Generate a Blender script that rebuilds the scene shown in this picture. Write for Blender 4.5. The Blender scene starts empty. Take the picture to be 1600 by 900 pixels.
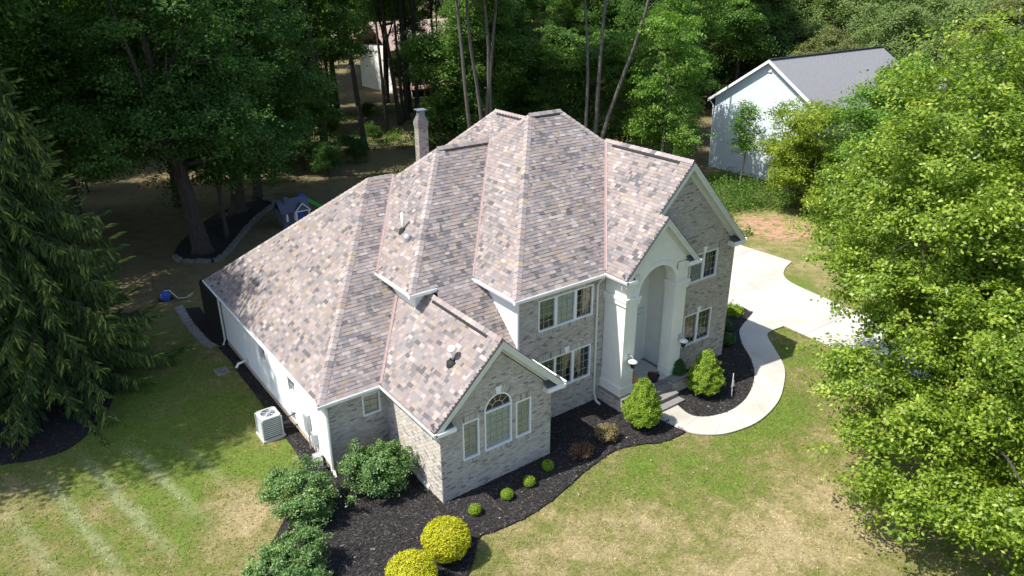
import bpy, math, random
import numpy as np
from mathutils import Vector, Matrix, noise as mnoise

# ------------------------------------------------------------------ camera, sky, sun, exposure
scene = bpy.context.scene
COL = scene.collection
CAM_POS = Vector((-8.917, -15.703, 15.055))
YAW, PITCH, ROLL = math.radians(-36.342), math.radians(-23.602), math.radians(-0.192)
cam_data = bpy.data.cameras.new('camera')
cam_data.sensor_width = 36.0
cam_data.lens = 36.0 * 1147.64 / 1600.0
cam_data.clip_start = 0.1
cam_data.clip_end = 2000.0
cam = bpy.data.objects.new('camera', cam_data)
COL.objects.link(cam)
_fw = Vector((-math.sin(YAW) * math.cos(PITCH), math.cos(YAW) * math.cos(PITCH), math.sin(PITCH)))
_rt = Vector((math.cos(YAW), math.sin(YAW), 0))
_up = _rt.cross(_fw)
_r2 = _rt * math.cos(ROLL) + _up * math.sin(ROLL)
_u2 = _up * math.cos(ROLL) - _rt * math.sin(ROLL)
_m = Matrix((_r2, _u2, -_fw)).transposed().to_4x4()
_m.translation = CAM_POS
cam.matrix_world = _m
scene.camera = cam

SUN_DIR = Vector((0.637, -0.170, -1.0)).normalized()       # the way the light travels
SUN_ELEV = math.asin(-SUN_DIR.z)
world = bpy.data.worlds.new('World')
scene.world = world
world.use_nodes = True
wn = world.node_tree.nodes
wl = world.node_tree.links
for n in list(wn):
    wn.remove(n)
sky = wn.new('ShaderNodeTexSky')
sky.sky_type = 'NISHITA'
sky.sun_disc = False
sky.sun_elevation = SUN_ELEV
sky.sun_rotation = math.atan2(-SUN_DIR.x, -SUN_DIR.y)
sky.air_density = 1.0
sky.dust_density = 1.2
bg = wn.new('ShaderNodeBackground')
bg.inputs['Strength'].default_value = 0.142
wo = wn.new('ShaderNodeOutputWorld')
wl.new(sky.outputs[0], bg.inputs[0])
wl.new(bg.outputs[0], wo.inputs[0])
sun_data = bpy.data.lights.new('sun', 'SUN')
sun_data.energy = 4.3
sun_data.angle = math.radians(0.53)
sun_data.color = (1.0, 0.955, 0.88)
sun = bpy.data.objects.new('sun', sun_data)
COL.objects.link(sun)
sun.rotation_euler = SUN_DIR.to_track_quat('-Z', 'Y').to_euler()
sun.location = (-20, 8, 40)
scene.view_settings.view_transform = 'Standard'
scene.view_settings.look = 'None'
scene.view_settings.exposure = 0.88
scene.view_settings.gamma = 1.0
scene.view_settings.use_curve_mapping = False
scene.cycles.max_bounces = 8
scene.cycles.diffuse_bounces = 3
scene.cycles.transparent_max_bounces = 12
scene.cycles.caustics_reflective = False
scene.cycles.caustics_refractive = False

R = random.Random(7)
NP = np.random.default_rng(11)

# ------------------------------------------------------------------ helpers: materials
def new_mat(name):
    m = bpy.data.materials.new(name)
    m.use_nodes = True
    nt = m.node_tree
    for n in list(nt.nodes):
        nt.nodes.remove(n)
    out = nt.nodes.new('ShaderNodeOutputMaterial')
    return m, nt, out

def bsdf(nt, out, rough=0.8, spec=0.3, metal=0.0):
    b = nt.nodes.new('ShaderNodeBsdfPrincipled')
    b.inputs['Roughness'].default_value = rough
    b.inputs['Specular IOR Level'].default_value = spec
    b.inputs['Metallic'].default_value = metal
    nt.links.new(b.outputs[0], out.inputs[0])
    return b

def nnoise(nt, scale, detail=4.0, rough=0.6, vec=None, dist=0.0):
    n = nt.nodes.new('ShaderNodeTexNoise')
    n.inputs['Scale'].default_value = scale
    n.inputs['Detail'].default_value = detail
    n.inputs['Roughness'].default_value = rough
    n.inputs['Distortion'].default_value = dist
    if vec is not None:
        nt.links.new(vec, n.inputs['Vector'])
    return n.outputs['Fac']

def ramp(nt, fac, stops):
    r = nt.nodes.new('ShaderNodeValToRGB')
    el = r.color_ramp.elements
    while len(el) < len(stops):
        el.new(0.5)
    for e, (p, c) in zip(el, stops):
        e.position = p
        e.color = (c[0], c[1], c[2], 1) if not isinstance(c, (int, float)) else (c, c, c, 1)
    nt.links.new(fac, r.inputs[0])
    return r.outputs[0]

def mixc(nt, fac, a, b, mode='MIX'):
    m = nt.nodes.new('ShaderNodeMix')
    m.data_type = 'RGBA'
    m.blend_type = mode
    for s, v in ((m.inputs[0], fac), (m.inputs[6], a), (m.inputs[7], b)):
        if isinstance(v, (int, float)):
            s.default_value = v
        elif isinstance(v, tuple):
            s.default_value = (v[0], v[1], v[2], 1)
        else:
            nt.links.new(v, s)
    return m.outputs[2]

def vmath(nt, op, a, b=None, c=None):
    m = nt.nodes.new('ShaderNodeMath')
    m.operation = op
    for s, v in zip(m.inputs, (a, b, c)):
        if v is None:
            continue
        if isinstance(v, (int, float)):
            s.default_value = v
        else:
            nt.links.new(v, s)
    return m.outputs[0]

def bump(nt, b, h, strength=0.4, dist=0.02):
    n = nt.nodes.new('ShaderNodeBump')
    n.inputs['Strength'].default_value = strength
    n.inputs['Distance'].default_value = dist
    nt.links.new(h, n.inputs['Height'])
    nt.links.new(n.outputs[0], b.inputs['Normal'])

def pos(nt):
    g = nt.nodes.new('ShaderNodeNewGeometry')
    return g.outputs['Position']

def attr(nt, name):
    a = nt.nodes.new('ShaderNodeAttribute')
    a.attribute_name = name
    return a

def plain(name, col, rough=0.6, var=0.12, scale=6.0, spec=0.3, metal=0.0, bs=0.0, bscale=80):
    m, nt, out = new_mat(name)
    b = bsdf(nt, out, rough, spec, metal)
    p = pos(nt)
    f = nnoise(nt, scale, 5, 0.65, p)
    lo = tuple(c * (1 - var) for c in col)
    hi = tuple(min(1, c * (1 + var)) for c in col)
    c = ramp(nt, f, [(0.3, lo), (0.7, hi)])
    nt.links.new(c, b.inputs['Base Color'])
    if bs > 0:
        bump(nt, b, nnoise(nt, bscale, 3, 0.6, p), bs, 0.01)
    return m

MAT = {}
def mat_attr(name, rough, bscale, bstr, grain=0.18, spec=0.25, gscale=60):
    """colour of each piece from its own point attribute 'tint', plus grain"""
    m, nt, out = new_mat(name)
    b = bsdf(nt, out, rough, spec)
    p = pos(nt)
    a = attr(nt, 'tint')
    f = nnoise(nt, gscale, 4, 0.7, p)
    g = ramp(nt, f, [(0.25, 1 - grain), (0.75, 1 + grain)])
    c = mixc(nt, 1.0, a.outputs['Color'], g, 'MULTIPLY')
    f2 = nnoise(nt, 0.7, 4, 0.6, p)
    g2 = ramp(nt, f2, [(0.3, 0.88), (0.7, 1.07)])
    c = mixc(nt, 1.0, c, g2, 'MULTIPLY')
    nt.links.new(c, b.inputs['Base Color'])
    bump(nt, b, nnoise(nt, bscale, 4, 0.7, p), bstr, 0.006)
    return m

MAT['shingle'] = mat_attr('asphalt_shingle', 0.92, 140, 0.5, 0.22, 0.2, 90)
MAT['brick'] = mat_attr('clay_brick', 0.9, 160, 0.5, 0.2, 0.2, 70)
MAT['mortar'] = plain('mortar', (0.34, 0.315, 0.28), 0.95, 0.1, 9, 0.15, bs=0.3)
MAT['white'] = plain('white_trim_paint', (0.80, 0.80, 0.78), 0.45, 0.03, 3)
MAT['trim'] = plain('pale_grey_trim', (0.60, 0.62, 0.56), 0.55, 0.05, 3)
MAT['frame'] = plain('white_window_vinyl', (0.74, 0.76, 0.76), 0.4, 0.02, 3)
MAT['muntin'] = plain('cream_grille', (0.42, 0.43, 0.40), 0.5, 0.03, 3)
MAT['stucco'] = plain('pale_stucco', (0.73, 0.73, 0.67), 0.9, 0.05, 2.2, 0.15, bs=0.35, bscale=120)
MAT['siding'] = plain('white_vinyl_siding', (0.78, 0.79, 0.78), 0.5, 0.03, 1.5)
MAT['shaded_white_siding'] = plain('white_siding_shade_tint', (0.60, 0.67, 0.72), 0.55, 0.04, 1.5)  # white siding with the blue of tree shade put into its colour
MAT['vent'] = plain('black_vent_plastic', (0.02, 0.02, 0.022), 0.7, 0.1, 5)
MAT['valley'] = plain('pink_brown_valley_metal', (0.37, 0.27, 0.255), 0.6, 0.12, 8, 0.4)
MAT['soil'] = plain('soil', (0.2, 0.14, 0.1), 0.95, 0.3, 4)
MAT['concrete_base'] = plain('tan_foundation', (0.50, 0.38, 0.29), 0.95, 0.22, 5, bs=0.4)
MAT['stone'] = plain('grey_edging_stone', (0.17, 0.16, 0.145), 0.92, 0.3, 5, bs=0.6, bscale=30)
MAT['galv'] = plain('grey_galvanised_metal', (0.46, 0.48, 0.49), 0.42, 0.1, 6, 0.5, 0.4)
MAT['darkmetal'] = plain('dull_flue_metal', (0.16, 0.18, 0.21), 0.55, 0.1, 6, 0.4, 0.2)
MAT['ac'] = plain('grey_enamel', (0.44, 0.46, 0.46), 0.5, 0.06, 6, 0.4)
MAT['dark'] = plain('dark_recess', (0.02, 0.02, 0.02), 0.8, 0.1, 5)
MAT['black'] = plain('black_plastic', (0.025, 0.025, 0.027), 0.55, 0.2, 5)
MAT['tile'] = plain('porch_stone', (0.46, 0.45, 0.42), 0.7, 0.08, 3)
MAT['darktile'] = plain('porch_border_stone', (0.20, 0.19, 0.18), 0.8, 0.15, 6)
MAT['door'] = plain('painted_door', (0.62, 0.65, 0.60), 0.45, 0.03, 3)
MAT['cardboard'] = plain('cardboard', (0.42, 0.25, 0.13), 0.85, 0.1, 6)
MAT['room'] = plain('room_wall', (0.20, 0.18, 0.15), 0.9, 0.25, 1.2)
MAT['blindslat'] = plain('beige_blind', (0.78, 0.72, 0.56), 0.8, 0.08, 4)
MAT['curtain'] = plain('cream_curtain', (0.86, 0.88, 0.84), 0.9, 0.12, 4)
MAT['shade'] = plain('tree_reflection_colour', (0.30, 0.36, 0.26), 0.9, 0.1, 4)  # green reflection of trees in the pane, put into a flat colour
MAT['drape'] = plain('tan_drape', (0.60, 0.47, 0.30), 0.9, 0.15, 4)
MAT['bluetoy'] = plain('blue_toy_plastic', (0.05, 0.11, 0.5), 0.4, 0.08, 4)
MAT['greytoy'] = plain('grey_toy_plastic', (0.10, 0.11, 0.15), 0.5, 0.08, 4)
MAT['yellowtoy'] = plain('yellow_toy_plastic', (0.75, 0.42, 0.02), 0.4, 0.05, 4)
MAT['greentoy'] = plain('green_toy_plastic', (0.04, 0.38, 0.06), 0.4, 0.05, 4)
MAT['pvc'] = plain('white_pvc', (0.78, 0.78, 0.75), 0.4, 0.04, 5)
MAT['lampglass'] = plain('frosted_lamp_top', (0.72, 0.74, 0.74), 0.25, 0.04, 5, 0.6)
MAT['wood'] = plain('weathered_brown_deck', (0.30, 0.17, 0.12), 0.85, 0.2, 6)
MAT['brownroof'] = plain('pale_brown_roof', (0.40, 0.29, 0.26), 0.9, 0.15, 7, bs=0.3)
MAT['darkwood'] = plain('near_black_wood', (0.012, 0.012, 0.012), 0.8, 0.3, 6)  # the fence's shade is put into this near-black tone
MAT['paver'] = plain('grey_paver', (0.26, 0.25, 0.24), 0.92, 0.25, 7, bs=0.5, bscale=40)

def mat_glass():
    m, nt, out = new_mat('window_glass')
    t = nt.nodes.new('ShaderNodeBsdfTransparent')
    t.inputs[0].default_value = (0.95, 0.99, 0.96, 1)
    g = nt.nodes.new('ShaderNodeBsdfGlossy')
    g.inputs['Roughness'].default_value = 0.015
    fr = nt.nodes.new('ShaderNodeFresnel')
    fr.inputs[0].default_value = 1.75
    mx = nt.nodes.new('ShaderNodeMixShader')
    nt.links.new(fr.outputs[0], mx.inputs[0])
    nt.links.new(t.outputs[0], mx.inputs[1])
    nt.links.new(g.outputs[0], mx.inputs[2])
    nt.links.new(mx.outputs[0], out.inputs[0])
    return m
MAT['glass'] = mat_glass()

def mat_concrete():
    m, nt, out = new_mat('pale_concrete')
    b = bsdf(nt, out, 0.9, 0.2)
    p = pos(nt)
    c1 = ramp(nt, nnoise(nt, 0.5, 4, 0.6, p), [(0.28, (0.38, 0.352, 0.305)), (0.5, (0.46, 0.435, 0.385)), (0.72, (0.52, 0.495, 0.45))])
    c2 = ramp(nt, nnoise(nt, 35, 4, 0.7, p), [(0.3, 0.90), (0.7, 1.05)])
    a = attr(nt, 'tint')
    c = mixc(nt, 1.0, c1, c2, 'MULTIPLY')
    c = mixc(nt, 1.0, c, a.outputs['Color'], 'MULTIPLY')
    nt.links.new(c, b.inputs['Base Color'])
    bump(nt, b, nnoise(nt, 90, 4, 0.7, p), 0.3, 0.004)
    return m
MAT['concrete'] = mat_concrete()

def mat_mulch():
    m, nt, out = new_mat('black_bark_mulch')
    b = bsdf(nt, out, 0.9, 0.2)
    p = pos(nt)
    f = nnoise(nt, 26, 5, 0.75, p, 1.2)
    c = ramp(nt, f, [(0.3, (0.012, 0.011, 0.011)), (0.6, (0.036, 0.032, 0.031)), (0.82, (0.085, 0.075, 0.068))])
    g = ramp(nt, nnoise(nt, 0.8, 3, 0.6, p), [(0.3, 0.8), (0.75, 1.35)])
    c = mixc(nt, 1.0, c, g, 'MULTIPLY')
    nt.links.new(c, b.inputs['Base Color'])
    bump(nt, b, f, 0.9, 0.05)
    return m
MAT['mulch'] = mat_mulch()

def mat_leaf(name, lo, mid, hi, trans=0.35, spec=0.25, rough=0.5):
    m, nt, out = new_mat(name)
    a = attr(nt, 'rnd')
    oi = nt.nodes.new('ShaderNodeObjectInfo')
    f = vmath(nt, 'ADD', a.outputs['Fac'], vmath(nt, 'MULTIPLY', vmath(nt, 'SUBTRACT', oi.outputs['Random'], 0.5), 0.16))
    c = ramp(nt, f, [(0.05, lo), (0.5, mid), (0.95, hi)])
    b = nt.nodes.new('ShaderNodeBsdfPrincipled')
    b.inputs['Roughness'].default_value = rough
    b.inputs['Specular IOR Level'].default_value = spec
    nt.links.new(c, b.inputs['Base Color'])
    t = nt.nodes.new('ShaderNodeBsdfTranslucent')
    ct = mixc(nt, 1.0, c, (1.25, 1.35, 0.55), 'MULTIPLY')
    nt.links.new(ct, t.inputs[0])
    mx = nt.nodes.new('ShaderNodeMixShader')
    mx.inputs[0].default_value = trans
    nt.links.new(b.outputs[0], mx.inputs[1])
    nt.links.new(t.outputs[0], mx.inputs[2])
    nt.links.new(mx.outputs[0], out.inputs[0])
    return m
MAT['leaf_forest'] = mat_leaf('forest_leaf', (0.038, 0.088, 0.026), (0.078, 0.162, 0.04), (0.155, 0.265, 0.06), 0.45, 0.12)
MAT['leaf_mid'] = mat_leaf('mid_green_leaf', (0.05, 0.11, 0.028), (0.10, 0.195, 0.04), (0.19, 0.30, 0.06), 0.42, 0.15)
MAT['leaf_light'] = mat_leaf('light_maple_leaf', (0.075, 0.155, 0.03), (0.14, 0.26, 0.045), (0.24, 0.36, 0.07), 0.42, 0.15)
MAT['leaf_yellow'] = mat_leaf('yellow_green_leaf', (0.11, 0.17, 0.02), (0.21, 0.29, 0.03), (0.35, 0.40, 0.06), 0.42, 0.15)
MAT['leaf_near'] = mat_leaf('glossy_pear_leaf', (0.085, 0.15, 0.016), (0.225, 0.325, 0.032), (0.46, 0.52, 0.09), 0.45, 0.35, 0.42)
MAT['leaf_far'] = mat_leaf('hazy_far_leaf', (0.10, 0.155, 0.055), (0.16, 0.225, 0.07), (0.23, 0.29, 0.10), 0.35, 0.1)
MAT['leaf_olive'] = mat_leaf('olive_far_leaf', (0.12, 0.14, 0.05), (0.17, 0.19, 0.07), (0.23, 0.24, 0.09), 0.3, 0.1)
MAT['needle'] = mat_leaf('spruce_needle', (0.036, 0.062, 0.022), (0.072, 0.115, 0.033), (0.24, 0.30, 0.06), 0.12, 0.15)
MAT['rhodo'] = mat_leaf('rhododendron_leaf', (0.062, 0.135, 0.036), (0.13, 0.235, 0.066), (0.26, 0.36, 0.11), 0.25, 0.35, 0.45)
MAT['gold'] = mat_leaf('golden_leaf', (0.26, 0.27, 0.012), (0.48, 0.47, 0.022), (0.65, 0.63, 0.06), 0.25, 0.15)
MAT['conifer'] = mat_leaf('dwarf_spruce_leaf', (0.105, 0.185, 0.016), (0.195, 0.295, 0.03), (0.32, 0.41, 0.055), 0.2, 0.12)
MAT['box'] = mat_leaf('boxwood_leaf', (0.09, 0.17, 0.015), (0.18, 0.28, 0.02), (0.30, 0.40, 0.03), 0.22, 0.2)
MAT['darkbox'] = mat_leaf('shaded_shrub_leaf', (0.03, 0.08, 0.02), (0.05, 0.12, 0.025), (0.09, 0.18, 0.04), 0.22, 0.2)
MAT['barberry'] = mat_leaf('purple_shrub_leaf', (0.07, 0.03, 0.028), (0.14, 0.07, 0.05), (0.32, 0.22, 0.11), 0.25, 0.15)
MAT['russet'] = mat_leaf('russet_shrub_leaf', (0.13, 0.11, 0.045), (0.24, 0.19, 0.08), (0.40, 0.32, 0.15), 0.25, 0.15)
MAT['grass'] = mat_leaf('grass_blade', (0.16, 0.17, 0.06), (0.24, 0.24, 0.09), (0.38, 0.34, 0.17), 0.25, 0.1)
MAT['litter'] = mat_leaf('dry_leaf', (0.12, 0.09, 0.05), (0.32, 0.26, 0.15), (0.55, 0.50, 0.38), 0.2, 0.1)
MAT['weed'] = mat_leaf('woodland_undergrowth', (0.04, 0.09, 0.015), (0.08, 0.16, 0.025), (0.16, 0.25, 0.04), 0.3, 0.12)

def mat_bark(name, lo, hi):
    m, nt, out = new_mat(name)
    b = bsdf(nt, out, 0.95, 0.15)
    tc = nt.nodes.new('ShaderNodeTexCoord')
    mp = nt.nodes.new('ShaderNodeMapping')
    mp.inputs['Scale'].default_value = (9, 9, 1.3)
    nt.links.new(tc.outputs['Object'], mp.inputs[0])
    f = nnoise(nt, 1.6, 6, 0.7, mp.outputs[0], 0.6)
    nt.links.new(ramp(nt, f, [(0.3, lo), (0.7, hi)]), b.inputs['Base Color'])
    bump(nt, b, f, 0.8, 0.05)
    return m
MAT['bark'] = mat_bark('grey_brown_bark', (0.035, 0.03, 0.026), (0.095, 0.083, 0.07))
MAT['pale_bark'] = mat_bark('pale_grey_bark', (0.065, 0.058, 0.05), (0.15, 0.135, 0.118))

# ------------------------------------------------------------------ helpers: objects and meshes
def link(o, parent=None):
    COL.objects.link(o)
    if parent is not None:
        o.parent = parent
    return o

def tag(o, label=None, cat=None, group=None, kind=None):
    if label: o['label'] = label
    if cat: o['category'] = cat
    if group: o['group'] = group
    if kind: o['kind'] = kind
    return o

def thing(name, loc, label, cat, group=None):
    o = bpy.data.objects.new(name, None)
    o.empty_display_size = 0.3
    o.location = loc
    link(o)
    return tag(o, label, cat, group)

class MB:
    """collects polygons; build() links them as one mesh object"""
    def __init__(self):
        self.v = []; self.f = []; self.c = []
    def poly(self, pts, col=(1, 1, 1)):
        i = len(self.v)
        self.v += [tuple(p) for p in pts]
        self.c += [col] * len(pts)
        self.f.append(tuple(range(i, i + len(pts))))
    def box(self, a, b, col=(1, 1, 1)):
        x0, y0, z0 = (min(a[k], b[k]) for k in range(3))
        x1, y1, z1 = (max(a[k], b[k]) for k in range(3))
        self.prism([(x0, y0), (x1, y0), (x1, y1), (x0, y1)], z0, z1, col)
    def prism(self, xy, z0, z1, col=(1, 1, 1)):
        i = len(self.v); n = len(xy)
        self.v += [(x, y, z0) for x, y in xy] + [(x, y, z1) for x, y in xy]
        self.c += [col] * (2 * n)
        self.f.append(tuple(range(i + n - 1, i - 1, -1)))
        self.f.append(tuple(range(i + n, i + 2 * n)))
        for k in range(n):
            j = (k + 1) % n
            self.f.append((i + k, i + j, i + n + j, i + n + k))
    def slab(self, top, down, col=(1, 1, 1)):
        """polygon 'top' (3d) extruded by the vector down"""
        i = len(self.v); n = len(top); d = Vector(down)
        self.v += [tuple(p) for p in top] + [tuple(Vector(p) + d) for p in top]
        self.c += [col] * (2 * n)
        self.f.append(tuple(range(i, i + n)))
        self.f.append(tuple(range(i + 2 * n - 1, i + n - 1, -1)))
        for k in range(n):
            j = (k + 1) % n
            self.f.append((i + k, i + n + k, i + n + j, i + j))
    def tube(self, path, radii, n=8, col=(1, 1, 1), caps=True):
        path = [Vector(p) for p in path]
        if not hasattr(radii, '__len__'):
            radii = [radii] * len(path)
        base = len(self.v)
        for k, p in enumerate(path):
            d = (path[min(k + 1, len(path) - 1)] - path[max(k - 1, 0)]).normalized()
            a = d.orthogonal().normalized() if abs(d.z) < 0.9 else Vector((1, 0, 0)).cross(d).normalized()
            if abs(d.z) < 0.9:
                a = Vector((0, 0, 1)).cross(d).normalized()
            b = d.cross(a)
            for j in range(n):
                t = 2 * math.pi * j / n
                self.v.append(tuple(p + (a * math.cos(t) + b * math.sin(t)) * radii[k]))
                self.c.append(col)
        for k in range(len(path) - 1):
            for j in range(n):
                q = base + k * n + j; r = base + k * n + (j + 1) % n
                self.f.append((q, r, r + n, q + n))
        if caps:
            self.f.append(tuple(base + j for j in range(n - 1, -1, -1)))
            e = base + (len(path) - 1) * n
            self.f.append(tuple(e + j for j in range(n)))
    def lathe(self, prof, c=(0, 0, 0), n=20, col=(1, 1, 1)):
        base = len(self.v)
        for r, z in prof:
            for j in range(n):
                t = 2 * math.pi * j / n
                self.v.append((c[0] + r * math.cos(t), c[1] + r * math.sin(t), c[2] + z))
                self.c.append(col)
        for k in range(len(prof) - 1):
            for j in range(n):
                q = base + k * n + j; r = base + k * n + (j + 1) % n
                self.f.append((q, r, r + n, q + n))
    def mesh(self, name, m, smooth=False, origin=None):
        me = bpy.data.meshes.new(name)
        v = self.v
        if origin is not None:
            v = [(p[0] - origin[0], p[1] - origin[1], p[2] - origin[2]) for p in v]
        me.from_pydata(v, [], self.f)
        a = me.attributes.new('tint', 'FLOAT_COLOR', 'POINT')
        arr = np.ones((len(v), 4), np.float32)
        arr[:, :3] = np.array(self.c, np.float32)
        a.data.foreach_set('color', arr.ravel())
        me.materials.append(MAT[m])
        if smooth:
            me.polygons.foreach_set('use_smooth', [True] * len(me.polygons))
        me.update()
        return me
    def build(self, name, m, parent=None, smooth=False, kind=None, origin=None):
        """vertices are in world metres; a child of a thing is placed relative to the thing's base"""
        base = Vector((0, 0, 0))
        q = parent
        while q is not None:
            base += q.location
            q = q.parent
        org = Vector(origin) if origin is not None else base
        o = bpy.data.objects.new(name, self.mesh(name, m, smooth, org))
        o.location = org - base
        link(o, parent)
        if kind:
            o['kind'] = kind
        return o

def clip(poly, hp):
    """convex clip of a 2d polygon by half planes (a,b,c): a*x+b*y<=c"""
    for a, b, c in hp:
        if not poly:
            return []
        out = []
        for i in range(len(poly)):
            p = poly[i]; q = poly[(i + 1) % len(poly)]
            dp = a * p[0] + b * p[1] - c; dq = a * q[0] + b * q[1] - c
            if dp <= 1e-9:
                out.append(p)
            if (dp < -1e-9 and dq > 1e-9) or (dp > 1e-9 and dq < -1e-9):
                t = dp / (dp - dq)
                out.append((p[0] + t * (q[0] - p[0]), p[1] + t * (q[1] - p[1])))
        poly = out
    return poly

def area2(poly):
    return 0.5 * abs(sum(poly[i][0] * poly[(i + 1) % len(poly)][1] - poly[(i + 1) % len(poly)][0] * poly[i][1] for i in range(len(poly)))) if len(poly) > 2 else 0

def halfplanes(poly):
    """ccw convex 2d polygon to half planes"""
    s = sum(poly[i][0] * poly[(i + 1) % len(poly)][1] - poly[(i + 1) % len(poly)][0] * poly[i][1] for i in range(len(poly)))
    if s < 0:
        poly = poly[::-1]
    hp = []
    for i in range(len(poly)):
        p = poly[i]; q = poly[(i + 1) % len(poly)]
        a, b = q[1] - p[1], -(q[0] - p[0])
        hp.append((a, b, a * p[0] + b * p[1]))
    return hp

def spline(pts, n=8, closed=False):
    P = [Vector((p[0], p[1], 0)) for p in pts]
    out = []
    m = len(P)
    rng = range(m) if closed else range(m - 1)
    for i in rng:
        p1, p2 = P[i], P[(i + 1) % m]
        p0 = P[i - 1] if (closed or i > 0) else p1 * 2 - p2
        p3 = P[(i + 2) % m] if (closed or i + 2 < m) else p2 * 2 - p1
        for k in range(n):
            t = k / n
            q = 0.5 * ((2 * p1) + (p2 - p0) * t + (2 * p0 - 5 * p1 + 4 * p2 - p3) * t * t + (3 * p1 - p0 - 3 * p2 + p3) * t ** 3)
            out.append((q.x, q.y))
    if not closed:
        out.append((P[-1].x, P[-1].y))
    return out

# ------------------------------------------------------------------ the brick house
house = thing('brick_house', (0, 0, 0), 'large brick house with white trim under a steep multicoloured shingle roof', 'house')

SH_PAL = [((0.242, 0.200, 0.190), 30), ((0.280, 0.236, 0.220), 22), ((0.214, 0.195, 0.194), 24), ((0.272, 0.224, 0.172), 9),
          ((0.160, 0.148, 0.148), 15), ((0.116, 0.108, 0.109), 6), ((0.325, 0.284, 0.266), 9), ((0.244, 0.192, 0.180), 10)]
def sh_col(p, rr):
    n = mnoise.noise(Vector(p) * 0.9) + 0.5 * mnoise.noise(Vector(p) * 2.6 + Vector((9, 2, 4)))
    w = [x[1] for x in SH_PAL]
    if n > 0.28:
        w[4] *= 2.6; w[5] *= 2.4; w[2] *= 1.5
    elif n < -0.28:
        w[6] *= 2.4; w[3] *= 2.0; w[4] *= 0.5; w[5] *= 0.4
    c = rr.choices([x[0] for x in SH_PAL], w)[0]
    k = rr.uniform(0.9, 1.1)
    return tuple(v * k for v in c)

ALL_SHINGLES = []     # (distance to camera, roof object key, polygon data)
ROOFS = {}
EXP = 0.130

def plane_frame(poly):
    P = [Vector(p) for p in poly]
    n = Vector((0, 0, 0))
    for i in range(len(P)):
        n += P[i].cross(P[(i + 1) % len(P)])
    n.normalize()
    if n.z < 0:
        n = -n
    h = Vector((0, 0, 1)).cross(n).normalized()
    s = n.cross(h).normalized()
    if s.z < 0:
        s = -s
    return n, h, s

def shingle_plane(key, poly, b_origin=None, seed=0):
    rr = random.Random(seed + 31)
    n, h, s = plane_frame(poly)
    o = Vector(poly[0]) if b_origin is None else Vector(b_origin)
    p2 = [((Vector(p) - o).dot(h), (Vector(p) - o).dot(s)) for p in poly]
    hp = halfplanes(p2)
    a0 = min(p[0] for p in p2); a1 = max(p[0] for p in p2)
    b0 = min(p[1] for p in p2); b1 = max(p[1] for p in p2)
    k0 = math.floor(b0 / EXP + 1e-6); k1 = math.ceil(b1 / EXP)
    for k in range(k0, k1):
        a = a0 - rr.uniform(0, 0.4)
        while a < a1:
            w = rr.choice((0.09, 0.12, 0.16, 0.19, 0.23, 0.28))
            blo, bhi = k * EXP, (k + 1) * EXP
            drop = rr.choice((0, 0, 0.0, 0.012))
            q = clip([(a, blo), (a + w, blo), (a + w, bhi), (a, bhi)], hp)
            a += w
            if area2(q) < 0.0012:
                continue
            t = rr.choice((0.007, 0.010, 0.016))
            top = []; bot = []
            for (x, y) in q:
                f = (bhi - y) / EXP
                base = o + h * x + s * y
                top.append(base + n * (0.006 + t * f))
                bot.append(base - n * 0.004)
            c = sum(top, Vector()) / len(top)
            ALL_SHINGLES.append(((c - CAM_POS).length, key, top, bot, sh_col(c, rr), n.dot((CAM_POS - c)) > 0, area2(q)))

def piece_mesh(mb, top, bot, col):
    i = len(mb.v); m = len(top)
    mb.v += [tuple(p) for p in top] + [tuple(p) for p in bot]
    mb.c += [col] * (2 * m)
    mb.f.append(tuple(range(i, i + m)))
    for k in range(m):
        j = (k + 1) % m
        mb.f.append((i + k, i + m + k, i + m + j, i + j))

def roof_part(key, mb, material='roof_deck'):
    ROOFS[key] = mb.build('roof', material, house)

MAT['roof_deck'] = plain('roof_underlay', (0.30, 0.25, 0.24), 0.95, 0.2, 9)

Z1, Z2 = 2.87, 5.33
SB, SC, SD = 0.815, 0.918, 0.900
A_L = [(-0.29, -0.25, Z1), (2.095, -0.25, 5.11), (2.095, 5.85, 5.11), (-0.29, 3.10, Z1)]
A_R = [(2.095, -0.25, 5.11), (4.48, -0.25, Z1), (4.48, 3.4, Z1), (2.095, 5.2, 5.11)]
B_L = [(-2.37, 3.10, Z1), (-2.37, 15.31, Z1), (2.71, 9.205, 7.80)]
B_F = [(-2.37, 3.10, Z1), (6.0, 3.10, Z1), (6.0, 9.205, 7.80), (2.71, 9.205, 7.80)]
B_B = [(-2.37, 15.31, Z1), (6.0, 15.31, Z1), (6.0, 9.205, 7.80), (2.71, 9.205, 7.80)]
C_L = [(1.33, 3.76, Z2), (1.33, 11.56, Z2), (4.84, 7.66, 8.91)]
C_F = [(1.33, 3.76, Z2), (7.4, 3.76, Z2), (7.4, 7.66, 8.91), (4.84, 7.66, 8.91)]
C_B = [(1.33, 11.56, Z2), (7.4, 11.56, Z2), (7.4, 7.66, 8.91), (4.84, 7.66, 8.91)]
cz = lambda y: Z2 - SC * (3.76 - y)
CAT = [(2.25, 1.25, cz(1.25)), (4.07, 1.25, cz(1.25)), (4.07, 3.76, Z2), (2.25, 3.76, Z2)]
D_L = [(3.77, 1.33, Z2), (3.77, 11.57, Z2), (8.19, 6.45, 9.94)]
D_F = [(3.77, 1.33, Z2), (14.64, 1.33, Z2), (9.75, 6.45, 9.94), (8.19, 6.45, 9.94)]
D_R = [(14.64, 1.33, Z2), (14.64, 11.57, Z2), (9.75, 6.45, 9.94)]
D_B = [(3.77, 11.57, Z2), (14.64, 11.57, Z2), (9.75, 6.45, 9.94), (8.19, 6.45, 9.94)]
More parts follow.
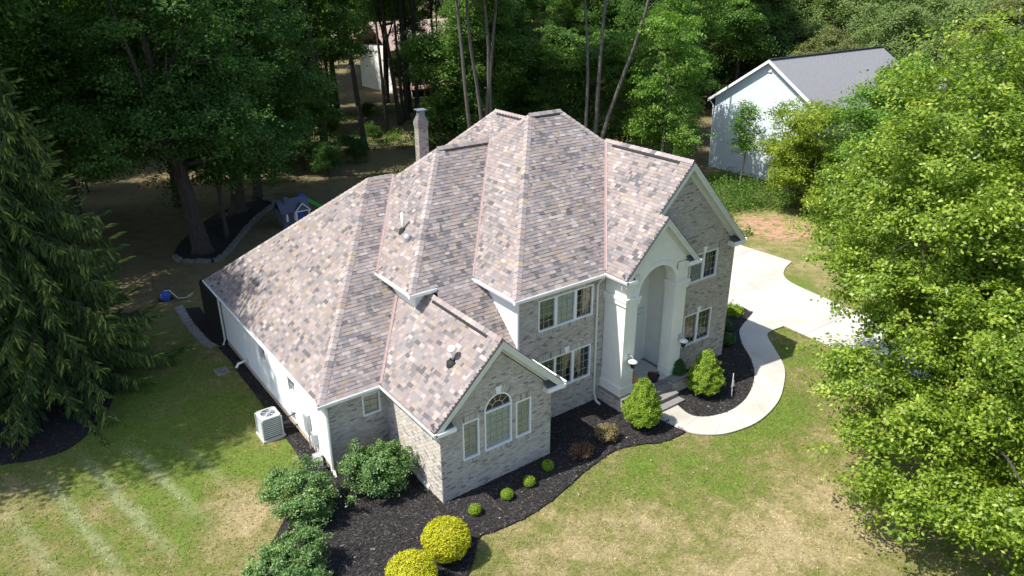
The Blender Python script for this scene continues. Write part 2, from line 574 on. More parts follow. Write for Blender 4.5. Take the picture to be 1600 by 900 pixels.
E_L = [(6.88, 6.0, Z2), (6.88, 15.83, Z2), (10.62, 12.09, 9.07), (10.62, 6.0, 9.07)]
E_B = [(6.88, 15.83, Z2), (14.36, 15.83, Z2), (10.62, 12.09, 9.07)]
E_R = [(14.36, 6.0, Z2), (14.36, 15.83, Z2), (10.62, 12.09, 9.07), (10.62, 6.0, 9.07)]
FZ = lambda x: 8.83 - 1.027 * abs(11.06 - x)
vy = lambda x: 1.33 + (FZ(x) - Z2) / SD
F_L = [(9.5, 0.75, FZ(9.5)), (11.06, 0.75, 8.83), (11.06, vy(11.06), 8.83), (9.5, vy(9.5), FZ(9.5))]
P_L = [(7.67, 0.33, FZ(7.67)), (9.5, 0.33, FZ(9.5)), (9.5, vy(9.5), FZ(9.5)), (7.67, vy(7.67), FZ(7.67))]
F_R = [(11.06, 0.75, 8.83), (14.5, 0.75, FZ(14.5)), (14.5, 3.0, FZ(14.5)), (11.06, 6.0, 8.83)]
P_R = [(9.5, 0.33, FZ(9.5)), (11.33, 0.33, FZ(7.67)), (11.33, 1.10, FZ(7.67)), (9.5, 1.10, FZ(9.5))]

def hip(key, planes, z0):
    mb = MB()
    for pl in planes:
        mb.poly(pl)
    roof_part(key, mb)
def fasc(poly):
    return [(p[0], p[1], p[2] - 0.03) for p in poly]
def down(planes):
    return [[(p[0], p[1], p[2]) for p in pl] for pl in planes]
# hip roofs are closed at eave height by a flat soffit
mb = MB()
for pl in (B_L, B_F, B_B): mb.poly(pl)
mb.poly([(-2.37, 3.10, Z1), (6, 3.10, Z1), (6, 15.31, Z1), (-2.37, 15.31, Z1)])
roof_part('B', mb)
mb = MB()
for pl in (C_L, C_F, C_B): mb.poly(pl)
mb.poly([(1.33, 3.76, Z2), (7.4, 3.76, Z2), (7.4, 11.56, Z2), (1.33, 11.56, Z2)])
mb.slab(CAT, (0, 0, -0.12))
roof_part('C', mb)
mb = MB()
for pl in (D_L, D_F, D_R, D_B): mb.poly(pl)
mb.poly([(3.77, 1.33, Z2), (14.64, 1.33, Z2), (14.64, 11.57, Z2), (3.77, 11.57, Z2)])
roof_part('D', mb)
mb = MB()
for pl in (E_L, E_B, E_R): mb.poly(pl)
mb.poly([(6.88, 6.0, Z2 - .002), (14.36, 6.0, Z2 - .002), (14.36, 15.83, Z2 - .002), (6.88, 15.83, Z2 - .002)])
roof_part('E', mb)
mb = MB(); mb.slab(A_L, (0, 0, -0.13)); mb.slab(A_R, (0, 0, -0.13)); roof_part('A', mb)
mb = MB(); mb.slab(F_L, (0, 0, -0.13)); mb.slab(P_L, (0, 0, -0.13)); mb.slab(F_R, (0, 0, -0.13)); mb.slab(P_R, (0, 0, -0.13)); roof_part('F', mb)

for i, (k, pl, bo) in enumerate([('A', A_L, None), ('A', A_R, A_R[1]), ('B', B_L, None), ('B', B_F, None), ('C', C_L, None), ('C', C_F, None),
                             ('C', CAT, C_F[0]), ('D', D_L, None), ('D', D_F, None), ('D', D_R, None), ('E', E_L, None),
                             ('F', F_L, P_L[0]), ('F', P_L, P_L[0]), ('F', F_R, F_R[1]), ('F', P_R, P_R[1])]):
    shingle_plane(k, pl, bo, i)

def roofz(x, y, o=0.0):
    """height of the outermost roof surface over (x, y)"""
    z = 0
    if 3.10 <= y <= 15.31 and -2.37 <= x <= 6:
        z = max(z, min(Z1 + (x + 2.37) * 0.9705, Z1 + (y - 3.10) * 0.8075, Z1 + (15.31 - y) * .8075, 7.80))
    if 3.76 + o <= y <= 11.56 and 1.33 + o <= x <= 7.4:
        z = max(z, min(Z2 + (x - 1.33) * 1.02, Z2 + (y - 3.76) * SC, Z2 + (11.56 - y) * SC))
    if 1.33 + o <= y <= 11.57 and 3.77 + o <= x <= 14.64:
        z = max(z, min(Z2 + (x - 3.77) * 1.043, Z2 + (y - 1.33) * SD, Z2 + (11.57 - y) * SD, Z2 + (14.64 - x) * .943))
    if 6 <= y <= 15.83 and 6.88 <= x <= 14.36:
        z = max(z, min(Z2 + (x - 6.88), Z2 + (14.36 - x), Z2 + (15.83 - y)))
    if -0.25 <= y <= 5 and -0.29 <= x <= 4.48:
        z = max(z, 5.11 - abs(x - 2.095) * 0.939)
    if 2.25 <= x <= 4.07 and 1.25 <= y <= 3.76:
        z = max(z, cz(y))
    if 0.75 + o <= y <= 6 and 7.67 + o <= x <= 14.5:
        z = max(z, FZ(x))
    if 0.33 <= y <= 1.0 and 7.67 <= x <= 9.5:
        z = max(z, FZ(x))
    return z
# drop the shingles that lie under another roof slope or inside the upper storey
def keep(s):
    c = sum(s[2], Vector()) / len(s[2])
    if c.z < roofz(c.x, c.y, 0.36) - 0.16:
        return False
    return True
ALL_SHINGLES = [s for s in ALL_SHINGLES if keep(s)]
order = sorted([s for s in ALL_SHINGLES if s[5] and s[6] > 0.03], key=lambda s: s[0])
single = set(id(s) for s in order[:300])
stuff = {}
for s in ALL_SHINGLES:
    if id(s) in single:
        mb = MB()
        piece_mesh(mb, s[2], s[3], s[4])
        mb.build('shingle', 'shingle', ROOFS[s[1]], origin=sum(s[2], Vector()) / len(s[2]))
    else:
        piece_mesh(stuff.setdefault(s[1], MB()), s[2], s[3], s[4])
for k, mb in stuff.items():
    mb.build('shingle_courses', 'shingle', ROOFS[k], kind='stuff')

# ridge and hip caps: bent pieces lapped along each line
def cap_run(key, p, q, n1, n2, w=0.16, step=0.22, lift=0.012, seed=0):
    rr = random.Random(seed)
    p, q = Vector(p), Vector(q)
    d = (q - p); L = d.length; d.normalize()
    n1, n2 = Vector(n1).normalized(), Vector(n2).normalized()
    nm = (n1 + n2).normalized()
    s1 = d.cross(n1); s2 = d.cross(n2)
    if s1.dot(n2) > 0: s1 = -s1
    if s2.dot(n1) > 0: s2 = -s2
    k = 0
    t = 0.0
    while t < L - 0.03:
        e = min(t + step + 0.02, L)
        col = sh_col(p + d * t, rr)
        col = tuple(min(.5, v * 1.12) for v in col)
        if sum(col) < 0.70 and rr.random() < 0.7:
            col = (0.30, 0.26, 0.25)
        lo, hi = lift + 0.022, lift + 0.004
        a = p + d * t + nm * lo; b = p + d * e + nm * hi
        mb = MB()
        for s_, n_ in ((s1, n1), (s2, n2)):
            pts = [a, b, b + s_ * w - n_ * 0.002, a + s_ * w - n_ * (lift * .4)]
            bo = [x - n_ * 0.012 for x in pts]
            piece_mesh(mb, pts, bo, col)
        mb.build('ridge_cap', 'shingle', ROOFS[key], origin=a)
        t += step
        k += 1
def nrm(poly):
    return plane_frame(poly)[0]
cap_run('B', B_L[0], B_L[2], nrm(B_L), nrm(B_F), seed=1)
cap_run('B', B_L[1], B_L[2], nrm(B_L), nrm(B_B), seed=2)
cap_run('B', B_L[2], (3.75, 9.205, 7.80), nrm(B_F), nrm(B_B), seed=3)
cap_run('C', C_L[0], C_L[2], nrm(C_L), nrm(C_F), seed=4)
cap_run('C', (3.75, 8.87, 7.80), C_L[2], nrm(C_L), nrm(C_B), seed=5)
cap_run('C', C_L[2], (7.2, 7.66, 8.91), nrm(C_F), nrm(C_B), lift=0.06, seed=6)
cap_run('D', D_L[0], D_L[2], nrm(D_L), nrm(D_F), seed=7)
cap_run('D', (7.2, 7.61, 8.90), D_L[2], nrm(D_L), nrm(D_B), seed=8)
cap_run('D', D_L[2], D_F[2], nrm(D_F), nrm(D_B), lift=0.06, seed=9)
cap_run('D', (11.06, 5.10, 8.72), D_F[2], nrm(D_F), nrm(D_R), seed=10)
cap_run('E', (7.9, 14.81, 6.35), E_L[2], nrm(E_L), nrm(E_B), seed=11)
cap_run('E', E_L[2], (10.62, 9.0, 9.07), nrm(E_L), nrm(E_R), lift=0.05, seed=12)
cap_run('F', (11.06, 0.75, 8.83), (11.06, vy(11.06), 8.83), nrm(F_L), nrm(F_R), lift=0.06, seed=13)
cap_run('F', (9.5, 0.33, FZ(9.5)), (9.5, 1.05, FZ(9.5)), nrm(P_L), nrm(P_R), seed=14)
cap_run('A', (2.095, -0.25, 5.11), (2.095, 4.05, 5.11), nrm(A_L), nrm(A_R), lift=0.055, seed=15)
# black ridge vents under the caps
for a, b, ax in (((5.1, 7.66, 8.91), (7.15, 7.66, 8.91), 'x'), ((8.4, 6.45, 9.94), (9.6, 6.45, 9.94), 'x'),
             ((10.62, 9.4, 9.07), (10.62, 11.8, 9.07), 'y'), ((11.06, 1.3, 8.83), (11.06, 4.7, 8.83), 'y'), ((2.095, 0.35, 5.11), (2.095, 3.5, 5.11), 'y')):
    mb = MB()
    w = 0.16
    if ax == 'x':
        mb.slab([(a[0], a[1], a[2] + .05), (b[0], b[1], b[2] + .05), (b[0], b[1] - w, b[2] - .10), (a[0], a[1] - w, a[2] - .10)], (0, 0, -.08))
        mb.slab([(a[0], a[1], a[2] + .05), (b[0], b[1], b[2] + .05), (b[0], b[1] + w, b[2] - .10), (a[0], a[1] + w, a[2] - .10)], (0, 0, -.08))
    else:
        mb.slab([(a[0], a[1], a[2] + .05), (b[0], b[1], b[2] + .05), (b[0] - w, b[1], b[2] - .11), (a[0] - w, a[1], a[2] - .11)], (0, 0, -.08))
        mb.slab([(a[0], a[1], a[2] + .05), (b[0], b[1], b[2] + .05), (b[0] + w, b[1], b[2] - .11), (a[0] + w, a[1], a[2] - .11)], (0, 0, -.08))
    mb.build('ridge_vent', 'vent', house)
# metal valleys: a folded strip with a raised rib
def valley(key, p, q, n1, n2, w=0.07):
    p, q = Vector(p), Vector(q)
    d = (q - p).normalized(); n1, n2 = Vector(n1), Vector(n2)
    s1 = d.cross(n1); s2 = d.cross(n2)
    if s1.dot(n2) < 0: s1 = -s1
    if s2.dot(n1) < 0: s2 = -s2
    nm = (n1 + n2).normalized()
    mb = MB()
    for s_, n_ in ((s1, n1), (s2, n2)):
        top = [p + nm * .03, q + nm * .03, q + s_ * w + n_ * .034, p + s_ * w + n_ * .034]
        piece_mesh(mb, top, [x - n_ * .03 for x in top], (1, 1, 1))
    piece_mesh(mb, [p + s1 * .012 + nm * .05, q + s1 * .012 + nm * .05, q + s2 * .012 + nm * .05, p + s2 * .012 + nm * .05],
               [p + s1 * .012, q + s1 * .012, q + s2 * .012, p + s2 * .012], (1, 1, 1))
    mb.build('valley_flashing', 'valley', ROOFS[key])
valley('A', (-0.29, 3.10, Z1), (1.62, 5.33, 4.68), nrm(A_L), nrm(B_F))
yv = lambda z: 3.10 + (z - Z1) / 0.8075
valley('C', (1.33, yv(Z2), Z2), (3.75, 9.14, 7.76), nrm(C_L), nrm(B_F))
valley('D', (3.77, 3.80, Z2), (7.2, 7.62, 8.88), nrm(D_L), nrm(C_F))
valley('F', (7.70, 1.38, 5.38), (11.0, vy(11.0), FZ(11.0)), nrm(F_L), nrm(D_F))

# gutters and soffits
def gutter(pts, out, hgt=0.115, dep=0.11):
    """white K gutter along pts (roof edge points), out = outward xy direction"""
    a, b = Vector(pts[0]), Vector(pts[1]); o = Vector((out[0], out[1], 0))
    prof = [(0, 0.0), (dep, 0.012), (dep + .005, -0.02), (dep * .72, -hgt), (0, -hgt), (-0.012, -hgt), (-0.012, 0.0)]
    mb = MB()
    for i in range(len(prof) - 2):
        (d0, z0), (d1, z1) = prof[i], prof[i + 1]
        if i == 0:
            # open top: lip, trough and back
            mb.poly([a + o * d1 + Vector((0, 0, z1)), b + o * d1 + Vector((0, 0, z1)), b + o * (d1 - .02) + Vector((0, 0, z1)), a + o * (d1 - .02) + Vector((0, 0, z1))])
            mb.poly([a + o * (d1 - .02) + Vector((0, 0, z1)), b + o * (d1 - .02) + Vector((0, 0, z1)), b + o * .02 + Vector((0, 0, -.05)), a + o * .02 + Vector((0, 0, -.05))])
            continue
        mb.poly([a + o * d0 + Vector((0, 0, z0)), b + o * d0 + Vector((0, 0, z0)), b + o * d1 + Vector((0, 0, z1)), a + o * d1 + Vector((0, 0, z1))])
    for e in (a, b):
        mb.poly([e + o * d + Vector((0, 0, z)) for d, z in prof[1:]])
    mb.build('gutter', 'white', house)
gz = -0.005
gutter([(-2.37, 3.0, Z1 + gz), (-2.37, 15.31, Z1 + gz)], (-1, 0))
gutter([(-2.48, 3.10, Z1 + gz), (-0.36, 3.10, Z1 + gz)], (0, -1))
gutter([(-0.29, -0.36, Z1 + gz), (-0.29, 3.02, Z1 + gz)], (-1, 0))
gutter([(4.48, -0.30, Z1 + gz), (4.48, 1.55, Z1 + gz)], (1, 0))
gutter([(1.33, 3.65, Z2 + gz), (1.33, 6.15, Z2 + gz)], (-1, 0))
gutter([(1.22, 3.76, Z2 + gz), (2.25, 3.76, Z2 + gz)], (0, -1))
gutter([(3.77, 1.22, Z2 + gz), (3.77, 3.70, Z2 + gz)], (-1, 0))
gutter([(3.66, 1.33, Z2 + gz), (7.62, 1.33, Z2 + gz)], (0, -1))
gutter([(7.67, 0.22, FZ(7.67) + gz), (7.67, 1.30, FZ(7.67) + gz)], (-1, 0))
gutter([(14.5, 0.70, FZ(14.5) + gz), (14.5, 11.5, Z2 + gz - .03)], (1, 0))
# white soffit and fascia boxes under the hip eaves
for a, b in (((-2.36, 3.112, Z1 - .15), (-2.06, 15.29, Z1 - .012)), ((-2.06, 3.112, Z1 - .15), (-0.02, 3.42, Z1 - .012)),
             ((1.345, 3.772, Z2 - .13), (1.65, 11.5, Z2 - .012)), ((1.65, 3.772, Z2 - .13), (4.0, 4.08, Z2 - .012)),
             ((3.782, 1.345, Z2 - .13), (4.09, 8.0, Z2 - .012)), ((4.09, 1.345, Z2 - .13), (7.66, 1.65, Z2 - .012)),
             ((14.0, 1.5, Z2 - .14), (14.49, 11.5, Z2 - .012)), ((-0.28, 0.02, Z1 - .17), (0.02, 3.40, Z1 - .11)), ((4.17, 0.02, Z1 - .17), (4.47, 1.60, Z1 - .11))):
    mb = MB(); mb.box(a, b); mb.build('soffit', 'white', house)

# gable rakes: trim board, inner frieze and raking soffit
def rake(x0, z0, x1, z1, yf, yw, col='trim'):
    """from (x0,z0) low end to (x1,z1) the peak, front of roof at yf, wall at yw"""
    mb = MB()
    d = Vector((x1 - x0, 0, z1 - z0)).normalized()
    nn = Vector((-d.z, 0, d.x)) if d.x > 0 else Vector((d.z, 0, -d.x))
    a, b = Vector((x0, yf, z0)), Vector((x1, yf, z1))
    dn = Vector((0, 0, -1))
    mb.slab([a + dn * .012, b + dn * .012, b + dn * .27, a + dn * .27], (0, -0.035, 0))
    mb.slab([a + dn * .012, b + dn * .012, b + dn * .10, a + dn * .10], (0, -0.060, 0))
    mb.build('rake_board', col, house)
    mb = MB()
    wv = Vector((0, yw - yf, 0))
    mb.slab([a + dn * .15 + wv * 0.02, b + dn * .15 + wv * .02, b + dn * .15 + wv * 1.05, a + dn * .15 + wv * 1.05], (0, 0, -.03))
    mb.slab([a + dn * .17 + wv, b + dn * .17 + wv, b + dn * .40 + wv, a + dn * .40 + wv], (0, -0.03, 0))
    mb.build('rake_soffit', col, house)
    mb = MB()
    mb.slab([a + Vector((0, -.062, .014)), b + Vector((0, -.062, .014)), b + Vector((0, .05, .014)), a + Vector((0, .05, .014))], (0, 0, -.022))
    mb.build('drip_edge', 'vent', house)
rake(-0.29, Z1, 2.095, 5.11, -0.25, 0.0)
rake(4.48, Z1, 2.095, 5.11, -0.25, 0.0)
rake(7.67, FZ(7.67), 9.5, FZ(9.5), 0.33, 0.55)
rake(11.33, FZ(7.67), 9.5, FZ(9.5), 0.33, 0.55)
rake(9.55, FZ(9.55), 11.06, 8.83, 0.75, 1.04)
rake(14.5, FZ(14.5), 11.06, 8.83, 0.75, 1.04)
# boxed eave returns, each with its own little sloped top and gutter
def eave_return(x0, x1, yf, yw, z):
    r = MB(); r.box((x0, yf + .02, z - .22), (x1, yw, z - .03)); e = r.build('eave_return', 'trim', house)
    t = MB()
    top = [(x0, yf - .02, z - .02), (x1, yf - .02, z - .02), (x1, yw, z + .17), (x0, yw, z + .17)]
    t.slab(top, (0, 0, -.03), (0.10, 0.095, 0.10)); t.build('return_roof', 'shingle', e)
    g = MB(); g.box((x0 - .03, yf - .11, z - .13), (x1 + .03, yf - .02, z - .015)); g.build('return_gutter', 'white', e)
eave_return(-0.29, 0.34, -0.25, 0, Z1 - .02)
eave_return(3.84, 4.48, -0.25, 0, Z1 - .02)
eave_return(7.67, 8.10, 0.33, 0.55, FZ(7.67) - .02)
eave_return(10.85, 11.36, 0.33, 0.55, FZ(7.67) - .02)
eave_return(13.9, 14.5, 0.75, 1.04, FZ(14.5) - .02)

# ------------------------------------------------------------------ brick walls
BK_PAL = [((0.50, 0.455, 0.40), 34), ((0.54, 0.492, 0.435), 24), ((0.46, 0.415, 0.362), 22), ((0.26, 0.235, 0.212), 6), ((0.39, 0.35, 0.31), 12), ((0.57, 0.525, 0.47), 9)]
def bk_col(rr):
    c = rr.choices([x[0] for x in BK_PAL], [x[1] for x in BK_PAL])[0]
    k = rr.uniform(0.93, 1.07)
    return tuple(v * k for v in c)
CH, BL, MJ = 0.068, 0.185, 0.016
ALL_BRICKS = []
WALLS = {}
def front(Y):
    return lambda a, d, z: Vector((a, Y - d, z))
def left(X):
    return lambda a, d, z: Vector((X - d, a, z))
def right(X):
    return lambda a, d, z: Vector((X + d, a, z))
def back(Y):
    return lambda a, d, z: Vector((a, Y + d, z))

def add_brick(key, fn, q, rr, dout=0.0):
    """q: polygon in (a, z)"""
    j = rr.uniform(-0.0015, 0.0015)
    top = [fn(a, 0.008 + j + dout, z) for a, z in q]
    bot = [fn(a, -0.002, z) for a, z in q]
    c = sum(top, Vector()) / len(top)
    bc = tuple(x * .95 for x in bk_col(rr))
    if key.startswith('ch_'):
        bc = tuple(x * .72 for x in bc)                   # chimney bricks take a darker tint
    ALL_BRICKS.append(((c - CAM_POS).length, key, top, bot, bc, area2(q)))

def subtract(lo, hi, cuts):
    segs = [(lo, hi)]
    for c in cuts:
        out = []
        for s in segs:
            if c[1] <= s[0] or c[0] >= s[1]:
                out.append(s)
            else:
                if c[0] > s[0]: out.append((s[0], c[0]))
                if c[1] < s[1]: out.append((c[1], s[1]))
        segs = out
    return segs

def rect(a0, a1, z0, z1):
    return lambda zl, zh: (a0, a1) if (zh > z0 + .01 and zl < z1 - .01) else None
def archcut(ac, zc, r):
    def f(zl, zh):
        zm = 0.5 * (zl + zh)
        if zm <= zc - .01 or zm - zc >= r: return None
        w = math.sqrt(r * r - (zm - zc) ** 2)
        return (ac - w, ac + w)
    return f

def brick_wall(key, fn, poly, holes=(), skips=(), seed=0, name='wall', detail=True):
    rr = random.Random(seed + 500)
    hp = halfplanes(poly)
    a0 = min(p[0] for p in poly); a1 = max(p[0] for p in poly)
    z0 = min(p[1] for p in poly); z1 = max(p[1] for p in poly)
    mb = MB()
    n = math.ceil((z1 - z0) / CH)
    for k in range(n):
        zl, zh = z0 + k * CH, z0 + (k + 1) * CH
        hc = [c for c in (h(zl, zh) for h in holes) if c]
        for s in subtract(a0, a1, hc):
            q = clip([(s[0], zl), (s[1], zl), (s[1], zh), (s[0], zh)], hp)
            if area2(q) > 1e-5:
                mb.poly([fn(a, 0, z) for a, z in q])
        if not detail:
            continue
        sc = hc + [c for c in (h(zl, zh) for h in skips) if c]
        for s in subtract(a0, a1, sc):
            a = s[0] - (0.5 * BL if k % 2 else 0) - (s[0] - a0) % BL
            while a < s[1]:
                lo, hi = max(a + MJ * .5, s[0] + .002), min(a + BL - MJ * .5, s[1] - .002)
                if hi - lo > 0.02:
                    q = clip([(lo, zl + MJ * .5), (hi, zl + MJ * .5), (hi, zh - MJ * .5), (lo, zh - MJ * .5)], hp)
                    if area2(q) > 4e-4:
                        add_brick(key, fn, q, rr)
                a += BL
    WALLS[key] = mb.build(name, 'mortar', house)

def soldier(key, fn, a0, a1, z0, z1, seed=0, dout=0.004):
    rr = random.Random(seed + 900)
    a = a0
    while a < a1 - 0.03:
        add_brick(key, fn, [(a + .004, z0 + .004), (min(a + .0665, a1), z0 + .004), (min(a + .0665, a1), z1 - .004), (a + .004, z1 - .004)], rr, dout)
        a += .0715
def voussoirs(key, fn, ac, zc, r0, r1, n, seed=3):
    rr = random.Random(seed)
    for i in range(n):
        t0 = math.pi * (i + .07) / n; t1 = math.pi * (i + .93) / n
        if abs((t0 + t1) / 2 - math.pi / 2) < 0.1:
            continue
        q = [(ac + r0 * math.cos(t0), zc + r0 * math.sin(t0)), (ac + r1 * math.cos(t0), zc + r1 * math.sin(t0)),
             (ac + r1 * math.cos(t1), zc + r1 * math.sin(t1)), (ac + r0 * math.cos(t1), zc + r0 * math.sin(t1))]
        add_brick(key, fn, q, rr, 0.012)
def keystone(fn, ac, z0, h=0.24, w0=0.07, w1=0.115):
    mb = MB()
    q = [(ac - w0, z0), (ac + w0, z0), (ac + w1, z0 + h), (ac - w1, z0 + h)]
    piece_mesh(mb, [fn(a, .045, z) for a, z in q], [fn(a, -.01, z) for a, z in q], (1, 1, 1))
    mb.build('keystone', 'white', house)

def slat(mb, fn, a0, a1, z0, z1, d0, d1):
    """a box in wall coordinates between depths d0 (inner) and d1 (outer)"""
    c = [fn(a0, d1, z0), fn(a1, d1, z0), fn(a1, d1, z1), fn(a0, d1, z1)]
    e = [fn(a0, d0, z0), fn(a1, d0, z0), fn(a1, d0, z1), fn(a0, d0, z1)]
    piece_mesh(mb, c, e, (1, 1, 1))
    mb.poly(e[::-1])

def window(fn, a0, a1, z0, z1, sashes, cover=None, trimw=0.055, arch=None, label=None):
    """sashes: list of (s0, s1, cols, rows); cover: list per sash of None / 'curtain' / ('drape', t0, t1)"""
    w = bpy.data.objects.new('window', None); w.empty_display_size = .2
    link(w, house)
    f = MB()
    slat(f, fn, a0, a1, z0, z0 + trimw, -.10, .035)
    slat(f, fn, a0, a1, z1 - trimw, z1, -.10, .018)
    slat(f, fn, a0, a0 + trimw, z0 + trimw, z1 - trimw, -.10, .018)
    slat(f, fn, a1 - trimw, a1, z0 + trimw, z1 - trimw, -.10, .018)
    for i in range(len(sashes) - 1):
        slat(f, fn, sashes[i][1], sashes[i + 1][0], z0 + trimw, z1 - trimw, -.10, .012)
    f.build('frame', 'frame', w)
    for i, (s0, s1, nc, nr) in enumerate(sashes):
        g = MB()
        za, zb = z0 + trimw, z1 - trimw
        tl = R.uniform(-.004, .004)
        g.poly([fn(s0, -.05 + tl, za), fn(s1, -.05 - tl, za), fn(s1, -.05 - tl, zb), fn(s0, -.05 + tl, zb)])
        g.build('pane', 'glass', w)
        m = MB()
        for c in range(1, nc):
            x = s0 + (s1 - s0) * c / nc
            slat(m, fn, x - .0065, x + .0065, za, zb, -.045, -.036)
        for r_ in range(1, nr):
            z = za + (zb - za) * r_ / nr
            slat(m, fn, s0, s1, z - .0065, z + .0065, -.046, -.035)
        if nc > 1 or nr > 1:
            m.build('muntin_grid', 'muntin', w)
        cv = cover[i] if cover else None
        if cv == 'curtain':
            c = MB()
            n = 26
            P = [(s0 + (s1 - s0) * k / n, -.085 + .006 * math.sin(k * 1.9)) for k in range(n + 1)]
            for k in range(n):
                c.poly([fn(P[k][0], P[k][1], za), fn(P[k + 1][0], P[k + 1][1], za), fn(P[k + 1][0], P[k + 1][1], zb), fn(P[k][0], P[k][1], zb)])
            c.build('curtain', 'curtain', w)
        elif cv == 'shade':  # added panel behind the glass, coloured like reflected trees
            c = MB(); zc = za + (zb - za) * .35
            c.poly([fn(s0, -.085, zc), fn(s1, -.085, zc), fn(s1, -.085, zb), fn(s0, -.085, zb)]); c.build('reflection_panel', 'shade', w)
        elif cv == 'blind':
            c = MB()
            n = int((zb - za) / .05)
            for k in range(n):
                z = za + (zb - za) * k / n
                c.poly([fn(s0, -.075, z), fn(s1, -.075, z), fn(s1, -.092, z + .047), fn(s0, -.092, z + .047)])
            c.build('blind', 'blindslat', w)
        elif cv:
            c = MB()
            t0, t1, zlow = cv
            x0, x1 = s0 + (s1 - s0) * t0, s0 + (s1 - s0) * t1
            n = 9
            for k in range(n):
                f0, f1 = k / n, (k + 1) / n
                q0 = -.10 + .012 * math.sin(k * 2.1); q1 = -.10 + .012 * math.sin((k + 1) * 2.1)
                zl0 = za + (zb - za) * zlow * (f0 if t1 > .6 else 1 - f0) ; zl1 = za + (zb - za) * zlow * (f1 if t1 > .6 else 1 - f1)
                c.poly([fn(x0 + (x1 - x0) * f0, q0, zl0), fn(x0 + (x1 - x0) * f1, q1, zl1), fn(x0 + (x1 - x0) * f1, q1, zb), fn(x0 + (x1 - x0) * f0, q0, zb)])
            c.build('drape', 'drape', w)
    # the room behind
    rm = MB()
    e = .02
    dz = .9
    ztop = z1 if arch is None else z1 + arch
    c0 = [fn(a0 + e, -.11, z0 + e), fn(a1 - e, -.11, z0 + e), fn(a1 - e, -.11, ztop - e), fn(a0 + e, -.11, ztop - e)]
    c1 = [fn(a0 - .1, -dz, z0 - .2), fn(a1 + .1, -dz, z0 - .2), fn(a1 + .1, -dz, ztop), fn(a0 - .1, -dz, ztop)]
    rm.poly(c1)
    for k in range(4):
        j = (k + 1) % 4
        rm.poly([c0[k], c0[j], c1[j], c1[k]])
    rm.build('room_interior', 'room', w)
    return w

# front gable wing
fA = front(0.0)
gA = [(0, -.05), (4.19, -.05), (4.19, 2.70), (2.095, 4.68), (0, 2.70)]
hA = [rect(.77, 1.38, 1.27, 2.62), rect(1.57, 2.61, 1.27, 2.69), rect(2.76, 3.37, 1.27, 2.62), archcut(2.09, 2.69, .52)]
sA = [rect(.70, 1.44, 2.62, 2.83), rect(2.70, 3.44, 2.62, 2.83), archcut(2.09, 2.69, .73), rect(.70, 3.44, 1.13, 1.27), rect(1.44, 1.57, 1.27, 2.69), rect(2.61, 2.70, 1.27, 2.69)]
brick_wall('A_front', fA, gA, hA, sA, 1)
soldier('A_front', fA, .72, 1.42, 2.62, 2.82, 1); soldier('A_front', fA, 2.72, 3.42, 2.62, 2.82, 2)
soldier('A_front', fA, .70, 3.44, 1.135, 1.265, 3, .03)
for zz in range(19):
    for (q0, q1) in ((1.385, 1.565), (2.615, 2.755)):
        add_brick('A_front', fA, [(q0 + .01, 1.28 + zz * .0715), (q1 - .01, 1.28 + zz * .0715), (q1 - .01, 1.28 + zz * .0715 + .06), (q0 + .01, 1.28 + zz * .0715 + .06)], R, .006)
voussoirs('A_front', fA, 2.09, 2.69, .525, .73, 27)
keystone(fA, 2.09, 3.19, .26)
window(fA, .77, 1.38, 1.27, 2.62, [(.825, 1.325, 2, 5)], ['blind'])
window(fA, 2.76, 3.37, 1.27, 2.62, [(2.815, 3.315, 2, 5)], ['blind'])
wA = window(fA, 1.57, 2.61, 1.27, 2.69, [(1.625, 2.555, 4, 5)], ['curtain'], arch=.5)
# half round light over the middle window
m = MB()
N = 22
for i in range(N):
    t0, t1 = math.pi * i / N, math.pi * (i + 1) / N
    for (r0, r1, d1) in ((.465, .52, .018),):
        q = [(2.09 + r0 * math.cos(t0), 2.69 + r0 * math.sin(t0)), (2.09 + r1 * math.cos(t0), 2.69 + r1 * math.sin(t0)), (2.09 + r1 * math.cos(t1), 2.69 + r1 * math.sin(t1)), (2.09 + r0 * math.cos(t1), 2.69 + r0 * math.sin(t1))]
        piece_mesh(m, [fA(a, d1, z) for a, z in q], [fA(a, -.1, z) for a, z in q], (1, 1, 1))
m.build('arch_frame', 'frame', wA)
m = MB()
for i in range(12):
    t0, t1 = math.pi * i / 12, math.pi * (i + 1) / 12
    q = [(2.09 + .20 * math.cos(t0), 2.70 + .20 * math.sin(t0)), (2.09 + .222 * math.cos(t0), 2.70 + .222 * math.sin(t0)), (2.09 + .222 * math.cos(t1), 2.70 + .222 * math.sin(t1)), (2.09 + .20 * math.cos(t1), 2.70 + .20 * math.sin(t1))]
    piece_mesh(m, [fA(a, -.03, z) for a, z in q], [fA(a, -.045, z) for a, z in q], (1, 1, 1))
for t in (36, 72, 108, 144):
    t = math.radians(t); c, s = math.cos(t), math.sin(t)
    q = [(2.09 + .21 * c - .01 * s, 2.70 + .21 * s + .01 * c), (2.09 + .47 * c - .01 * s, 2.69 + .47 * s + .01 * c), (2.09 + .47 * c + .01 * s, 2.69 + .47 * s - .01 * c), (2.09 + .21 * c + .01 * s, 2.70 + .21 * s - .01 * c)]
    piece_mesh(m, [fA(a, -.031, z) for a, z in q], [fA(a, -.044, z) for a, z in q], (1, 1, 1))
m.build('muntin_fan', 'muntin', wA)
m = MB()
m.poly([fA(2.09 + .47 * math.cos(math.pi * i / N), -.05, 2.69 + .47 * math.sin(math.pi * i / N)) for i in range(N + 1)])
m.build('arch_pane', 'glass', wA)
# its sides
brick_wall('A_left', left(0.0), [(0, -.05), (3.39, -.05), (3.39, 2.76), (0, 2.76)], seed=2)
brick_wall('A_right', right(4.19), [(0, -.05), (1.62, -.05), (1.62, 2.76), (0, 2.76)], seed=3)
